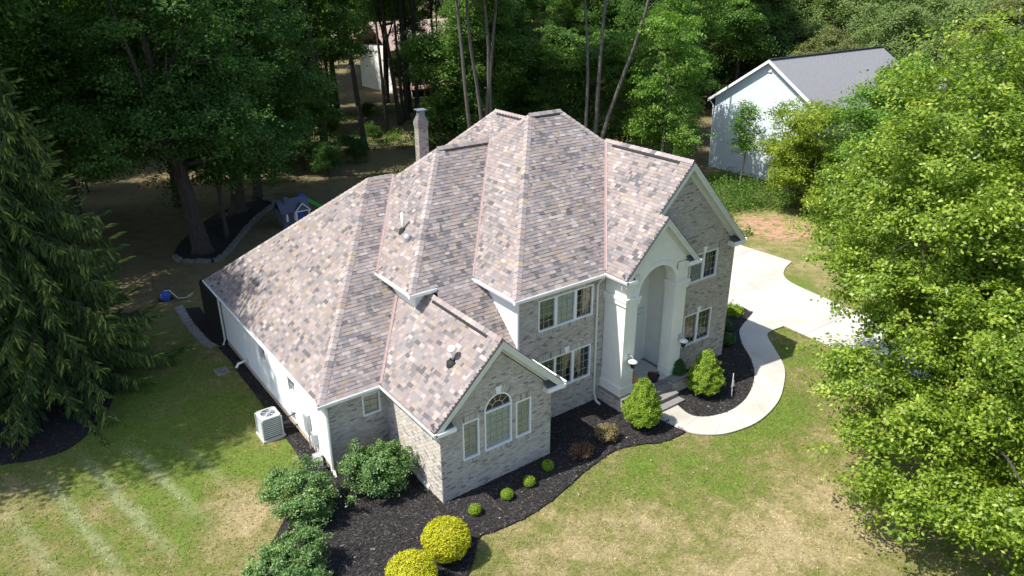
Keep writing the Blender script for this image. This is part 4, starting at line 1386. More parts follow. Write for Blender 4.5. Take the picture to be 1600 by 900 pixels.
bk = spline([(-1.27, 26.69), (-0.68, 25.63), (0.52, 24.97), (1.67, 26.4), (3.54, 29.26), (5.46, 31.88), (6.91, 33.49), (6.3, 35.2), (2.86, 33.6), (-.4, 29.3)], 6, True)
b4 = sheet('mulch_bed', bk, .045, 'mulch')
sb = [(-2.02, 14.55), (-2.02, 19.2), (-2.6, 19.4), (-2.66, 18.0), (-2.66, 16.6), (-2.58, 15.3), (-2.4, 14.6)]
b5 = sheet('mulch_bed', sb, .045, 'mulch')
# stones round the back bed and pavers at the rear corner: each its own piece
def ring_stones(parent, line, mat, name, w, l, h, seed, gap=.02):
    rr = random.Random(seed)
    d = 0
    i = 0
    for k in range(len(line) - 1):
        a, b = Vector((*line[k], 0)), Vector((*line[k + 1], 0))
        L = (b - a).length; t = (b - a).normalized(); q = Vector((-t.y, t.x, 0))
        s = d
        while s < L:
            c = a + t * s
            ll = l * rr.uniform(.75, 1.2) / 2; ww = w * rr.uniform(.85, 1.1) / 2; hh = h * rr.uniform(.7, 1.2)
            tw = rr.uniform(-.06, .06)
            t2 = (t + q * tw).normalized(); q2 = Vector((-t2.y, t2.x, 0))
            mb = MB()
            top = [c + t2 * (x * .88) * ll + q2 * (y * .88) * ww + Vector((0, 0, hh + rr.uniform(-.01, .01))) for x, y in ((-1, -1), (1, -1), (1, 1), (-1, 1))]
            bot = [c + t2 * x * ll + q2 * y * ww + Vector((0, 0, -.02)) for x, y in ((-1, -1), (1, -1), (1, 1), (-1, 1))]
            piece_mesh(mb, top, bot, (1, 1, 1))
            mb.build(name, mat, parent, origin=c)
            s += ll * 2 + gap
        d = s - L
ring_stones(b4, bk[:42], 'stone', 'edging_stone', .28, .42, .22, 5)
pv = spline([(-2.80, 19.7), (-2.88, 18.1), (-2.88, 16.6), (-2.80, 15.25), (-2.62, 14.6)], 4)
ring_stones(b5, pv, 'paver', 'paver', .40, .34, .06, 6)

# walk of separate slabs, driveway of large slabs
def resample(pl, n):
    P = [Vector((*p, 0)) for p in pl]
    L = [0]
    for i in range(1, len(P)):
        L.append(L[-1] + (P[i] - P[i - 1]).length)
    out = []
    for k in range(n):
        t = L[-1] * k / (n - 1)
        i = max(j for j in range(len(L)) if L[j] <= t + 1e-9)
        if i == len(P) - 1:
            out.append((P[-1].x, P[-1].y)); continue
        f = (t - L[i]) / (L[i + 1] - L[i])
        q = P[i].lerp(P[i + 1], f)
        out.append((q.x, q.y))
    return out
NS = 11
SUB = 6
wi2 = resample(wi, NS * SUB + 1); wo2 = resample(spline(walk_out, 8), NS * SUB + 1)
mb = MB(); pts = wi2 + wo2[::-1]
pts_walk = pts
base = sheet('walkway', pts, .03, 'soil')
for k in range(NS):
    i0, i1 = k * SUB, (k + 1) * SUB
    A_ = [Vector((*p, 0)) for p in wi2[i0:i1 + 1]]; B_ = [Vector((*p, 0)) for p in wo2[i0:i1 + 1]]
    g = .009
    A_[0] = A_[0].lerp(A_[1], g / max(.02, (A_[1] - A_[0]).length)); B_[0] = B_[0].lerp(B_[1], g / max(.02, (B_[1] - B_[0]).length))
    mb = MB()
    t = R.uniform(.95, 1.04)
    for q in range(SUB):
        mb.slab([(A_[q].x, A_[q].y, .068), (A_[q + 1].x, A_[q + 1].y, .068), (B_[q + 1].x, B_[q + 1].y, .068), (B_[q].x, B_[q].y, .068)], (0, 0, -.05), (t, t, t))
    mb.build('slab', 'concrete', base)
dr = MB()
far = [(25.9, 9.29), (26.02, 5.6), (25.4, 5.42)] + spline([(24.9, 5.25), (24.06, 4.77), (23.52, 4.09), (23.27, 3.24), (23.1, 2.0)], 5) + [(22.6, -1.0), (22.2, -4.0), (21.8, -9.0), (21.4, -16)]
near = [(14.5, 4.65), (16.9, 4.65), (19.0, 3.5), (18.80, 2.80), (18.78, 1.06), (18.65, -2.01), (18.47, -4.31), (18.28, -6.84), (17.9, -12.0), (17.6, -16.0)]
drive = sheet('driveway', [(14.5, 14.0), (25.9, 14.0)] + far + near[::-1], .03, 'soil')
# slabs cut from the drive by joint lines across x and y
outl = [(14.5, 14.0), (25.9, 14.0)] + far + near[::-1]
import bmesh
def cut_slabs(outline, xcuts, ycuts, z, parent):
    for i in range(len(xcuts) - 1):
        for j in range(len(ycuts) - 1):
            bm = bmesh.new()
            vs = [bm.verts.new((x, y, z)) for x, y in outline]
            bm.faces.new(vs)
            g = .008
            for co, no in (((xcuts[i] + g, 0, 0), (-1, 0, 0)), ((xcuts[i + 1] - g, 0, 0), (1, 0, 0)), ((0, ycuts[j] + g, 0), (0, -1, 0)), ((0, ycuts[j + 1] - g, 0), (0, 1, 0))):
                bmesh.ops.bisect_plane(bm, geom=bm.verts[:] + bm.edges[:] + bm.faces[:], plane_co=co, plane_no=no, clear_outer=True)
            if not bm.faces:
                bm.free(); continue
            r = bmesh.ops.extrude_face_region(bm, geom=bm.faces[:])
            bmesh.ops.translate(bm, verts=[v for v in r['geom'] if isinstance(v, bmesh.types.BMVert)], vec=(0, 0, -.03))
            me = bpy.data.meshes.new('slab'); bm.to_mesh(me); bm.free()
            t = R.uniform(.97, 1.03)
            a = me.attributes.new('tint', 'FLOAT_COLOR', 'POINT')
            a.data.foreach_set('color', np.tile(np.array([t, t, t, 1], np.float32), len(me.vertices)))
            me.materials.append(MAT['concrete'])
            o = bpy.data.objects.new('slab', me); link(o, parent)
cut_slabs(outl, [14.4, 21.37, 26.2], [-16.1, -10, -5, 0, 2.92, 8, 14.2], .060, drive)

# ------------------------------------------------------------------ plants
def leaf_mesh(name, P, N, L, W, mat, rnd, droop=0.15):
    """a quad leaf at each point P with normal N, length L and width W"""
    n = len(P)
    rr = np.random.default_rng(n + 17)
    N = N / (np.linalg.norm(N, axis=1, keepdims=True) + 1e-9)
    T = rr.normal(size=(n, 3)); T -= N * (T * N).sum(1, keepdims=True); T /= np.linalg.norm(T, axis=1, keepdims=True) + 1e-9
    B = np.cross(N, T)
    L = np.asarray(L)[:, None] * .5; W = np.asarray(W)[:, None] * .5
    V = np.empty((n, 4, 3), np.float32)
    V[:, 0] = P - T * L
    V[:, 1] = P + B * W - N * (W * droop)
    V[:, 2] = P + T * L - N * (L * droop)
    V[:, 3] = P - B * W - N * (W * droop)
    me = bpy.data.meshes.new(name)
    me.vertices.add(n * 4); me.loops.add(n * 4); me.polygons.add(n)
    me.vertices.foreach_set('co', V.ravel())
    me.loops.foreach_set('vertex_index', np.arange(n * 4, dtype=np.int32))
    me.polygons.foreach_set('loop_start', np.arange(0, n * 4, 4, dtype=np.int32))
    me.polygons.foreach_set('loop_total', np.full(n, 4, np.int32))
    a = me.attributes.new('rnd', 'FLOAT', 'POINT')
    a.data.foreach_set('value', np.repeat(np.clip(rnd, 0, 1).astype(np.float32), 4))
    me.materials.append(MAT[mat])
    me.update(calc_edges=True)
    return me

def sphere_dirs(rr, n):
    d = rr.normal(size=(n, 3))
    return d / np.linalg.norm(d, axis=1, keepdims=True)

def crown_points(seed, lobes, clumps, per, cr=(.45, .9), flat=.45, up=.65, shell=(.55, 1.0), zmin=None, sprays=0, sr=.6):
    """clumps of leaves spread through the outer part of each lobe"""
    rr = np.random.default_rng(seed)
    lob = np.array(lobes, float)
    area = (lob[:, 3] * lob[:, 4] + lob[:, 3] * lob[:, 5] + lob[:, 4] * lob[:, 5])
    k = rr.choice(len(lob), clumps, p=area / area.sum())
    d = sphere_dirs(rr, clumps)
    d[:, 2] = np.where(rr.random(clumps) < .35, np.abs(d[:, 2]), d[:, 2])
    r = shell[0] + (shell[1] - shell[0]) * rr.random(clumps) ** .6
    C = lob[k, :3] + d * lob[k, 3:6] * r[:, None]
    if sprays:
        # clumps gather along sprays that stand out from the crown, with gaps between them
        near = slice(0, sprays)
        S, Sd = C[near].copy(), d[near].copy()
        j = rr.integers(0, len(S), clumps)
        o = rr.normal(size=(clumps, 3)) * sr * (.55 + .5 * rr.random((clumps, 1)))
        o[:, 2] *= .55
        o -= Sd[j] * (np.abs(rr.normal(size=(clumps, 1))) * sr * .8)
        C = S[j] + o
        d = Sd[j] + .3 * sphere_dirs(rr, clumps)
    if zmin is not None:
        ok = C[:, 2] > zmin
        C, d = C[ok], d[ok]
    m = len(C)
    R_ = cr[0] + (cr[1] - cr[0]) * rr.random(m)
    cnt = rr.integers(int(per * .6), int(per * 1.4) + 1, m)
    idx = np.repeat(np.arange(m), cnt)
    n = len(idx)
    off = rr.normal(size=(n, 3)) * .55
    off[:, 2] *= flat
    rad2 = off[:, 0] ** 2 + off[:, 1] ** 2
    off[:, 2] -= .25 * rad2                                   # the clump hangs over at its rim
    P = C[idx] + off * R_[idx][:, None]
    N = d[idx] * .45 + rr.normal(size=(n, 3)) * .48
    N[:, 2] += up
    rnd = .45 + .22 * rr.normal(size=n) + .12 * rr.normal(size=m)[idx]
    return P, N, rnd, C

def leafy(name, seed, lobes, clumps, per, size, mat, cr=(.45, .9), flat=.45, up=.65, shell=(.55, 1.0), zmin=None, aspect=.62, sprays=0, sr=.6):
    P, N, rnd, C = crown_points(seed, lobes, clumps, per, cr, flat, up, shell, zmin, sprays, sr)
    rr = np.random.default_rng(seed + 5)
    L = size * (.7 + .6 * rr.random(len(P)))
    return leaf_mesh(name, P, N, L, L * aspect, mat, rnd), C

def limb_mesh(name, seed, H, r0, lobes, mat, lean=(0, 0), nlimb=9, first=.35, sides=9, forks=None):
    """tapered, slightly crooked trunk with limbs running out to points in the crown"""
    rr = random.Random(seed)
    mb = MB()
    path = []; rad = []
    n = 11
    wx, wy = rr.uniform(-1, 1), rr.uniform(-1, 1)
    for i in range(n):
        t = i / (n - 1)
        path.append((lean[0] * t + .12 * wx * math.sin(t * 5), lean[1] * t + .12 * wy * math.sin(t * 4.2 + 1), H * t))
        rad.append(r0 * (1.0 - .80 * t) * (1.45 if i == 0 else 1.0))
    path.insert(1, (path[0][0], path[0][1], .35)); rad.insert(1, r0 * 1.06)
    mb.tube(path, rad, sides)
    for k in range(nlimb):
        t = first + (1 - first) * (k + rr.random()) / nlimb * .9
        i = min(n - 1, int(t * (n - 1)) + 1)
        s = Vector(path[i])
        lb = rr.choice(lobes)
        a = rr.uniform(0, 6.283); f = rr.uniform(.4, .8)
        e = Vector((lb[0] + math.cos(a) * lb[3] * f, lb[1] + math.sin(a) * lb[4] * f, max(s.z + .6, lb[2] + rr.uniform(-.3, .5) * lb[5])))
        m1 = s.lerp(e, .4) + Vector((0, 0, -.05 * (e - s).length)); m2 = s.lerp(e, .75) + Vector((rr.uniform(-.2, .2), rr.uniform(-.2, .2), .1))
        r = rad[i] * .5
        mb.tube([s, m1, m2, e], [r, r * .7, r * .45, r * .16], 6)
    return mb.mesh(name, mat, smooth=True)

def put(mesh, name, parent, loc=(0, 0, 0), rz=0, kind=None):
    o = bpy.data.objects.new(name, mesh)
    link(o, parent)
    o.location = loc
    if kind: o['kind'] = kind
    return o

def tree(name, loc, label, crown, trunk, rz=0, sc=1.0, group=None, cat='tree', leaf=None):
    t = thing(name, loc, label, cat, group)
    t.rotation_euler = (0, 0, rz); t.scale = (sc, sc, sc) if not isinstance(sc, tuple) else sc
    put(trunk, 'trunk', t)
    c = put(crown, 'crown', t, kind='stuff')
    if leaf:
        c.material_slots[0].link = 'OBJECT'               # the same crown mesh in another leaf colour
        c.material_slots[0].material = MAT[leaf]
    return t

# ---- shrubs by the house
def shrub(name, loc, label, lobes, clumps, per, size, mat, seed, stems=4, cat='shrub', cr=(.12, .22), flat=.7, up=.5, shell=(.7, 1.0), group=None, stem_r=.03, stem_h=None, aspect=.6, sprays=0, sr=.6):
    t = thing(name, (*loc, .03), label, cat, group)
    if name == 'rhododendron': t.scale = (.98, .98, 1.05)
    me, C = leafy('foliage', seed, lobes, clumps, per, size, mat, cr, flat, up, shell, None, aspect, sprays, sr)
    put(me, 'foliage', t, kind='stuff')
    rr = random.Random(seed)
    mb = MB()
    top = max(l[2] for l in lobes)
    for k in range(stems):
        l = rr.choice(lobes)
        a = rr.uniform(0, 6.28)
        e = (l[0] + .55 * l[3] * math.cos(a), l[1] + .55 * l[4] * math.sin(a), l[2] + .1 * l[5])
        mb.tube([(.05 * math.cos(a), .05 * math.sin(a), -.05), (e[0] * .4, e[1] * .4, e[2] * .45), e], [stem_r, stem_r * .8, stem_r * .35], 6)
    put(mb.mesh('stem', 'bark', True), 'stem', t)
    return t

shrub('rhododendron', (-1.35, 1.75), 'broad rhododendron shrub between the side wing and the small window wall', [(0, 0, .95, 1.02, .85, .55), (-.35, .3, 1.1, .7, .6, .5), (.5, -.1, .95, .65, .6, .5), (.15, -.35, .65, .75, .55, .45), (-.55, -.25, .7, .6, .5, .4)], 560, 44, .065, 'rhodo', 21, 14, cr=(.08, .17), flat=.55, up=.6, shell=(.86, 1.03), stem_r=.03, sprays=95, sr=.12)
shrub('rhododendron', (-3.62, 2.0), 'tall gappy rhododendron at the bed edge beside the air conditioner lawn', [(0, 0, .95, .8, .9, .55), (-.25, .35, 1.05, .7, .6, .5), (.3, .35, 1.05, .55, .5, .5), (-.1, -.5, .75, .75, .55, .45), (.45, -.2, .6, .5, .5, .4)], 560, 44, .065, 'rhodo', 22, 14, cr=(.08, .17), flat=.55, up=.6, shell=(.86, 1.03), stem_r=.03, sprays=90, sr=.12)
shrub('rhododendron', (-4.9, -.35), 'low spreading rhododendron with yellowing twigs at the point of the bed', [(0, 0, .75, 1.0, .8, .5), (-.45, -.2, .7, .7, .7, .45), (.45, .25, .8, .65, .6, .45), (.2, -.45, .65, .7, .5, .4)], 560, 44, .065, 'rhodo', 23, 14, cr=(.08, .17), flat=.55, up=.6, shell=(.86, 1.03), stem_r=.03, sprays=92, sr=.12)

def dense(name, loc, label, prof, mat, seed, n, size, group=None, cat='shrub', stem=None, rough=.05, up=.25, aspect=.5, lump=0.0, lscale=3.0, sx=1.0):
    """clipped shrub: leaves over a surface of revolution prof [(r,z)] plus an inner body"""
    rr = np.random.default_rng(seed)
    t = thing(name, (*loc, .03), label, cat, group)
    pr = np.array(prof, float)
    seg = np.sqrt(((pr[1:] - pr[:-1]) ** 2).sum(1)); wgt = seg * (pr[1:, 0] + pr[:-1, 0]) / 2 + 1e-6
    k = rr.choice(len(seg), n, p=wgt / wgt.sum())
    f = rr.random(n)
    r = pr[k, 0] * (1 - f) + pr[k + 1, 0] * f; z = pr[k, 1] * (1 - f) + pr[k + 1, 1] * f
    a = rr.random(n) * 2 * np.pi
    nr = (pr[k + 1, 1] - pr[k, 1]); nz = -(pr[k + 1, 0] - pr[k, 0])
    s = np.sign(nr * 1.0 + 1e-9)
    ln = np.hypot(nr, nz) + 1e-9
    Nn = np.stack([np.cos(a) * nr / ln, np.sin(a) * nr / ln, nz / ln], 1)
    lm = np.array([mnoise.noise(Vector((math.cos(q) * w * lscale + seed, math.sin(q) * w * lscale, e * lscale))) for q, w, e in zip(a, r, z)]) if lump > 0 else np.zeros(n)
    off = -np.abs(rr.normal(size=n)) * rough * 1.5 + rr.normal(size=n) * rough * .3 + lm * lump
    P = np.stack([np.cos(a) * r * sx, np.sin(a) * r, z], 1) + Nn * off[:, None]
    N = Nn * .8 + rr.normal(size=(n, 3)) * .5
    N[:, 2] += up
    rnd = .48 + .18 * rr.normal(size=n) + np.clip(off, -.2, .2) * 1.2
    L = size * (.7 + .6 * rr.random(n))
    put(leaf_mesh('foliage', P, N, L, L * aspect, mat, rnd), 'foliage', t, kind='stuff')
    mb = MB()
    zs = [p[1] for p in prof]
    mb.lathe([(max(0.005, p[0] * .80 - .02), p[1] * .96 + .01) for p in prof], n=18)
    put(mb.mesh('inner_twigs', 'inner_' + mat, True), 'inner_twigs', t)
    if stem:
        mb = MB(); mb.tube([(0, 0, -.05), (.01, .01, stem[1])], [stem[0], stem[0] * .8], 8); put(mb.mesh('stem', 'bark', True), 'stem', t)
    return t
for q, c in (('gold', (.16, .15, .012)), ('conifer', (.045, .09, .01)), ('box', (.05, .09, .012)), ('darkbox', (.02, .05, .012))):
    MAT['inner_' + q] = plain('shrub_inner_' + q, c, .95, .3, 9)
gold = [(.02, .22), (.30, .25), (.52, .36), (.66, .58), (.68, .78), (.60, .98), (.42, 1.12), (.20, 1.18), (.02, 1.19)]
dense('golden_shrub', (-1.10, -2.0), 'bright yellow rounded shrub nearer the boxwoods on the mulch', gold, 'gold', 31, 15000, .055, 'clipped golden shrubs', stem=(.04, .35), rough=.05, lump=.06, lscale=4)
dense('golden_shrub', (-2.5, -2.55), 'bright yellow rounded shrub farther from the boxwoods on the mulch', gold, 'gold', 32, 15000, .055, 'clipped golden shrubs', stem=(.04, .35), rough=.05, lump=.06, lscale=4)
bxw = [(.01, .02), (.12, .03), (.19, .12), (.20, .20), (.17, .29), (.09, .35), (.01, .36)]
for i, ((x, y), lb) in enumerate((((.52, -.98), 'small bright green boxwood ball just outside the shadow of the wing'), ((1.70, -.98), 'small boxwood ball on the shadow edge, second from the wing corner'),
                           ((2.62, -.90), 'small dark boxwood ball in the shade, third from the wing corner'), ((3.60, -.62), 'small dark boxwood ball in the shade, last before the purple shrub'))):
    dense('boxwood', (x, y), lb, bxw, 'box', 40 + i, 2600, .04, 'boxwoods in front of the wing', rough=.02, lump=.02, sx=1.05)
cone = [(.03, .28), (.30, .28), (.58, .40), (.66, .62), (.62, .90), (.50, 1.25), (.33, 1.60), (.17, 1.86), (.05, 1.98), (.01, 2.0)]
dense('dwarf_spruce', (7.80, -.72), 'conical bright green dwarf spruce beside the entrance steps', cone, 'conifer', 50, 26000, .05, 'conical shrubs flanking the entrance', stem=(.07, .5), rough=.05, lump=.16, lscale=5)
dense('dwarf_spruce', (11.25, -.62), 'conical green dwarf spruce inside the curve of the walkway', [(r * 1.0, z * .97) for r, z in cone], 'conifer', 51, 26000, .05, 'conical shrubs flanking the entrance', stem=(.07, .5), rough=.05, lump=.22, lscale=5)
shrub('barberry', (4.85, -.78), 'dark purple leafed shrub at the mulch edge before the boxwoods', [(0, 0, .30, .40, .34, .26), (.2, -.05, .32, .26, .24, .2)], 90, 26, .045, 'barberry', 61, 6, cr=(.06, .12), stem_r=.012)
shrub('barberry', (6.25, -.55), 'rounded russet shrub between the purple shrub and the conical spruce', [(0, 0, .32, .40, .38, .30)], 100, 26, .045, 'russet', 62, 6, cr=(.06, .12), stem_r=.012)
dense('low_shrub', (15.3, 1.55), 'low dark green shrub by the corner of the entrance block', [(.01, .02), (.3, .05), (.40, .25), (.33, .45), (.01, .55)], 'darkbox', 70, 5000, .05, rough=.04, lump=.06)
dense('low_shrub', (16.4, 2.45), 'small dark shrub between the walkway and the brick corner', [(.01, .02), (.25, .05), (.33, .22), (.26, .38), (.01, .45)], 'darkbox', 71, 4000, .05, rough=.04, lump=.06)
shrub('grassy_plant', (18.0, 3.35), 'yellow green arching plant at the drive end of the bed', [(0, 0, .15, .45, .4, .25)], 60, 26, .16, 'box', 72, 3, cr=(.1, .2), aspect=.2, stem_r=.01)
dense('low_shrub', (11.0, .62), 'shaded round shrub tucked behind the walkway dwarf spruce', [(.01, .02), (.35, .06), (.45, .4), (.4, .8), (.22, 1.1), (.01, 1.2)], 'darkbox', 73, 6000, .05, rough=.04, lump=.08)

# ---- trees
def fly(seed, lobes, clumps, per, size, mat, **k):
    return leafy('crown', seed, lobes, clumps, per, size, mat, **k)[0]
def tall_lobes(seed, H, base, r, n):
    rr = random.Random(seed)
    L = [(0, 0, base + (H - base) * .55, r * .75, r * .75, (H - base) * .48)]
    for k in range(n):
        a = rr.uniform(0, 6.28); d = r * rr.uniform(.4, .75); z = base + (H - base) * rr.uniform(.08, .9)
        q = r * rr.uniform(.35, .6)
        L.append((math.cos(a) * d, math.sin(a) * d, z, q, q, q * .7))
    return L
FOREST = []
for k, (H, base, r, n, r0) in enumerate(((21, 5.5, 4.2, 12, .30), (23, 7.5, 4.6, 13, .34), (19, 3.5, 4.0, 12, .26), (22, 9.0, 4.4, 11, .32))):
    lo = tall_lobes(100 + k, H, base, r, n)
    FOREST.append((fly(200 + k, lo, 640, 80, .20, 'leaf_forest', cr=(.45, 1.0), sprays=130, sr=.75), limb_mesh('trunk', 300 + k, H * .92, r0, lo, 'bark', (R.uniform(-1, 1), R.uniform(-1, 1)), 11, .3)))
LOW = []
for k, (H, base, r, n) in enumerate(((8, 1.5, 2.6, 8), (6, .8, 2.2, 8), (10.5, 2.0, 2.9, 10))):
    lo = tall_lobes(140 + k, H, base, r, n)
    LOW.append((fly(240 + k, lo, 360, 70, .16, 'leaf_forest', cr=(.35, .8), sprays=75, sr=.5), limb_mesh('trunk', 340 + k, H * .9, .11, lo, 'bark', (.3, .2), 8, .2)))
LIGHT = []
for k, (H, base, r, n) in enumerate(((13, 1.6, 3.0, 15), (9, 1.0, 2.4, 10))):
    lo = tall_lobes(160 + k, H, base, r, n)
    LIGHT.append((fly(260 + k, lo, 560, 70, .17, 'leaf_light', cr=(.4, .8), flat=.28, sprays=95, sr=.6), limb_mesh('trunk', 360 + k, H * .9, .15, lo, 'pale_bark', (.3, -.2), 10, .2)))

MIDG = [(c, t, 'leaf_mid') for c, t in LIGHT]
FOREST_MID = [(c, t, 'leaf_mid') for c, t in FOREST]

def copse(pts, kinds, name, label, group, smin=.85, smax=1.15, seed=1):
    rr = random.Random(seed)
    for (x, y) in pts:
        ki = rr.randrange(len(kinds))
        c, t = kinds[ki][:2]
        lf = kinds[ki][2] if len(kinds[ki]) > 2 else None
        if callable(label):
            lb = label(ki, x, y)
        else:
            lb = label
        tree(name, (x, y, -.03), lb, c, t, rr.uniform(0, 6.28), rr.uniform(smin, smax), group, leaf=lf)
def zone(x, y):
    u = colpx(x, y)
    if x < -8: return 'beside the drooping spruce'
    if y > 84: return 'deep in the woods past the white house'
    if x > 64: return 'beyond the neighbour house'
    if u < 330: return 'behind the stone edged bed'
    if u < 560: return 'between the toy playhouse and the white house'
    if u < 760: return 'behind the chimney'
    if u < 960: return 'behind the highest roof peaks'
    return 'between the roof gable and the neighbour house'
def wood_label(k, x, y):
    return ('tall low branched tree ', 'tall tree with a high full crown ', 'dark tree leafy almost to the ground ', 'tall bare stemmed tree ')[k % 4] + zone(x, y)
def low_label(k, x, y):
    return ('small leafy understorey tree ', 'bushy knee branched understorey tree ', 'slim taller understorey tree ')[k] + zone(x, y)
rr = random.Random(77)
def field(x0, x1, y0, y1, n, dmin, bad, seed):
    q = random.Random(seed); out = []
    for _ in range(4000):
        if len(out) >= n: break
        p = (q.uniform(x0, x1), q.uniform(y0, y1))
        if bad(*p): continue
        if all((p[0] - a) ** 2 + (p[1] - b) ** 2 > dmin * dmin for a, b in out):
            out.append(p)
    return out
def colpx(x, y):
    """bearing of a ground point, to keep the clearing open"""
    d = Vector((x, y, 0)) - CAM_POS
    return 800 + 1147.6 * d.dot(_r2) / max(.1, d.dot(_fw))
def bad_forest(x, y):
    u = colpx(x, y)
    if y < 34 and x < 38: return True
    if x > 33 and y < 27: return True
    if 545 < u < 720 and y < 66: return True        # clearing towards the white house
    if 800 < u < 870 and y < 60: return True
    if 33 < x < 62 and 60 < y < 96: return True
    return False
copse(field(-14, 92, 34, 84, 62, 4.6, bad_forest, 5), FOREST + FOREST_MID + FOREST_MID, 'forest_tree', wood_label, 'woods behind the house', seed=3)
copse(field(-20, 130, 84, 130, 55, 6.5, lambda x, y: False, 6), FOREST, 'forest_tree', wood_label, 'woods behind the house', 1.0, 1.3, seed=4)
copse(field(64, 130, 26, 84, 34, 6.5, lambda x, y: x < 86 and y < 44, 8), FOREST_MID, 'forest_tree', wood_label, 'woods behind the house', 1.0, 1.2, seed=9)
# understorey along the edge of the woods
def bad_low(x, y):
    u = colpx(x, y)
    return (y < 36 and x < 36) or (x > 33 and y < 28) or (540 < u < 705 and y < 72) or (30 < x < 62 and 58 < y < 96)
copse(field(-12, 80, 34, 66, 42, 3.6, bad_low, 15), LOW, 'understorey_tree', low_label, 'understorey of the woods', .7, 1.2, seed=5)
# trees to the left that shade the side lawn and the back garden
copse([(-14.8, 13.0), (-18.5, 21), (-10, 30), (-12.6, 20.0), (-8.5, 24.5), (-17.5, 15.2), (-14, 32), (-5, 33), (-22, 33), (-7.5, 38), (-27, 29), (-30, 24), (-12, 42), (-19, 39)], FOREST, 'forest_tree', wood_label, 'woods behind the house', .95, 1.1, seed=6)

copse([(16.5, 41.0), (21.5, 47.5), (25.0, 44.0), (13.0, 38.5), (28.5, 49.0), (19.0, 52.0), (31.0, 46.0), (35.0, 44.0), (26.0, 58.0)], LOW[:2], 'understorey_tree', lambda k, x, y: ('rounded bush', 'low leafy bush')[k] + ' in the shady clearing ' + ('beside the first trunk' if x < 20 else 'among the clustered trunks' if x < 30 else 'beyond the clustered trunks'), 'understorey of the woods', .32, .55, seed=12)
# the big leaning trees in the stone edged bed
lo = [(-1.0, .3, 12, 5.0, 5.0, 4.0), (2.2, 1.0, 9.0, 3.0, 3.0, 2.2), (-4.0, -.5, 8.0, 3.2, 3.0, 2.4), (.5, -2.5, 7.5, 3.0, 2.6, 2.0), (3.0, -1.0, 6.2, 2.4, 2.2, 1.4), (-3.0, 2.5, 6.0, 2.6, 2.5, 1.5), (0, 0, 15, 4.5, 4.5, 3.0)]
big_c = fly(400, lo, 950, 80, .175, 'leaf_forest', cr=(.4, .9), sprays=190, sr=.7); big_t = limb_mesh('trunk', 401, 13, .52, lo, 'bark', (-.9, .6), 14, .35, 12)
tree('oak_tree', (.25, 26.9, -.03), 'thick trunked leaning tree in the stone edged mulch bed', big_c, big_t, .2, 1.0)
tree('oak_tree', (4.4, 33.4, -.03), 'large dark tree at the far end of the stone edged bed', big_c, big_t, 2.6, .95)
slim_t = FOREST[2][1]; slim_c = LOW[2][0]
tree('slender_tree', (2.2, 28.6, -.03), 'slender dark tree between the two large trees in the mulch bed', slim_c, LOW[2][1], 1.0, 1.15)
# low leafy sprays by the trunk
# trunks seen in the clearing left of and behind the chimney
def bare(name, loc, label, H, r0, lean, seed, mat='bark', group=None, crown=None, csc=1.0, forks=0):
    lo = [(lean[0], lean[1], H * .95, 3.0, 3.0, 2.4), (lean[0] * .8 + 1, lean[1] * .8, H * .75, 2, 2, 1.4)]
    t = thing(name, loc, label, 'tree', group)
    tm = limb_mesh('trunk', seed, H, r0, lo, mat, lean, 6, .62, 9)
    put(tm, 'trunk', t)
    put(CANOPY, 'crown', t, (lean[0], lean[1], H - 14), kind='stuff')
    return t
CANOPY = fly(450, [(0, 0, 14, 3.6, 3.6, 3.0), (1.5, 1, 11.5, 2.2, 2.2, 1.6), (-1.6, -.8, 12, 2.2, 2.2, 1.6), (0, -1.8, 10.6, 1.6, 1.6, 1.0)], 380, 70, .19, 'leaf_forest', cr=(.5, 1.0))
for i, (x, y, H, r0, ln) in enumerate(((19.3, 44.8, 17, .30, (-1.2, .6)), (24.5, 50.5, 18, .20, (-.6, .3)), (27.5, 53.5, 18, .26, (-1.5, .6)), (28.6, 54.6, 18, .20, (-.4, .4)), (29.6, 55.6, 19, .30, (-.2, 0)),
                                  (30.4, 54.6, 19, .26, (.2, 0)), (31.2, 56.3, 18, .22, (.1, .4)), (33.2, 55, 18, .22, (-.6, .3)), (35.0, 57.6, 18, .16, (-.2, 0)), (37.6, 58.0, 18, .20, (.3, 0)), (23.0, 60.5, 18, .2, (-.3, .2)), (32.0, 59.5, 19, .3, (.2, .1)))):
    bare('forest_trunk_tree', (x, y, -.03), 'bare trunked tree in the shady clearing before the white house', H, r0, ln, 500 + i, group='trunks in the clearing')
# pale multi stemmed trees behind the roof ridge
def multi(loc, label, stems, seed, H=17, off=(0, 0)):
    t = thing('multi_stem_tree', loc, label, 'tree')
    mb = MB(); q = random.Random(seed)
    for (dx, dy, ex, ey, r) in stems:
        P = []; Rr = []
        for i in range(8):
            f = i / 7
            P.append((dx + (ex - dx) * f ** 1.15 + .22 * math.sin(f * 7 + dx * 9), dy + (ey - dy) * f ** 1.15 + .22 * math.cos(f * 6 + dy * 7), H * f)); Rr.append(r * (1 - .6 * f) * (1.3 if i == 0 else 1))
        mb.tube(P, Rr, 8)
        for b in range(2):
            s = Vector(P[5 + b]); a = q.uniform(0, 6.28)
            e = s + Vector((math.cos(a) * 2.2, math.sin(a) * 2.2, 2.4))
            mb.tube([s, s.lerp(e, .5) + Vector((0, 0, -.1)), e], [r * .35, r * .22, r * .06], 5)
    put(mb.mesh('trunk', 'pale_bark', True), 'trunk', t)
    put(CANOPY, 'crown', t, (off[0], off[1], H - 13), kind='stuff')
    return t
multi((22.0, 30.2, -.03), 'four pale grey stems rising together behind the roof peak', [(-.45, .1, -2.0, .8, .18), (0, .2, -.5, .6, .17), (.5, -.1, .3, -.2, .18), (.85, -.2, 1.0, -.6, .16)], 1)
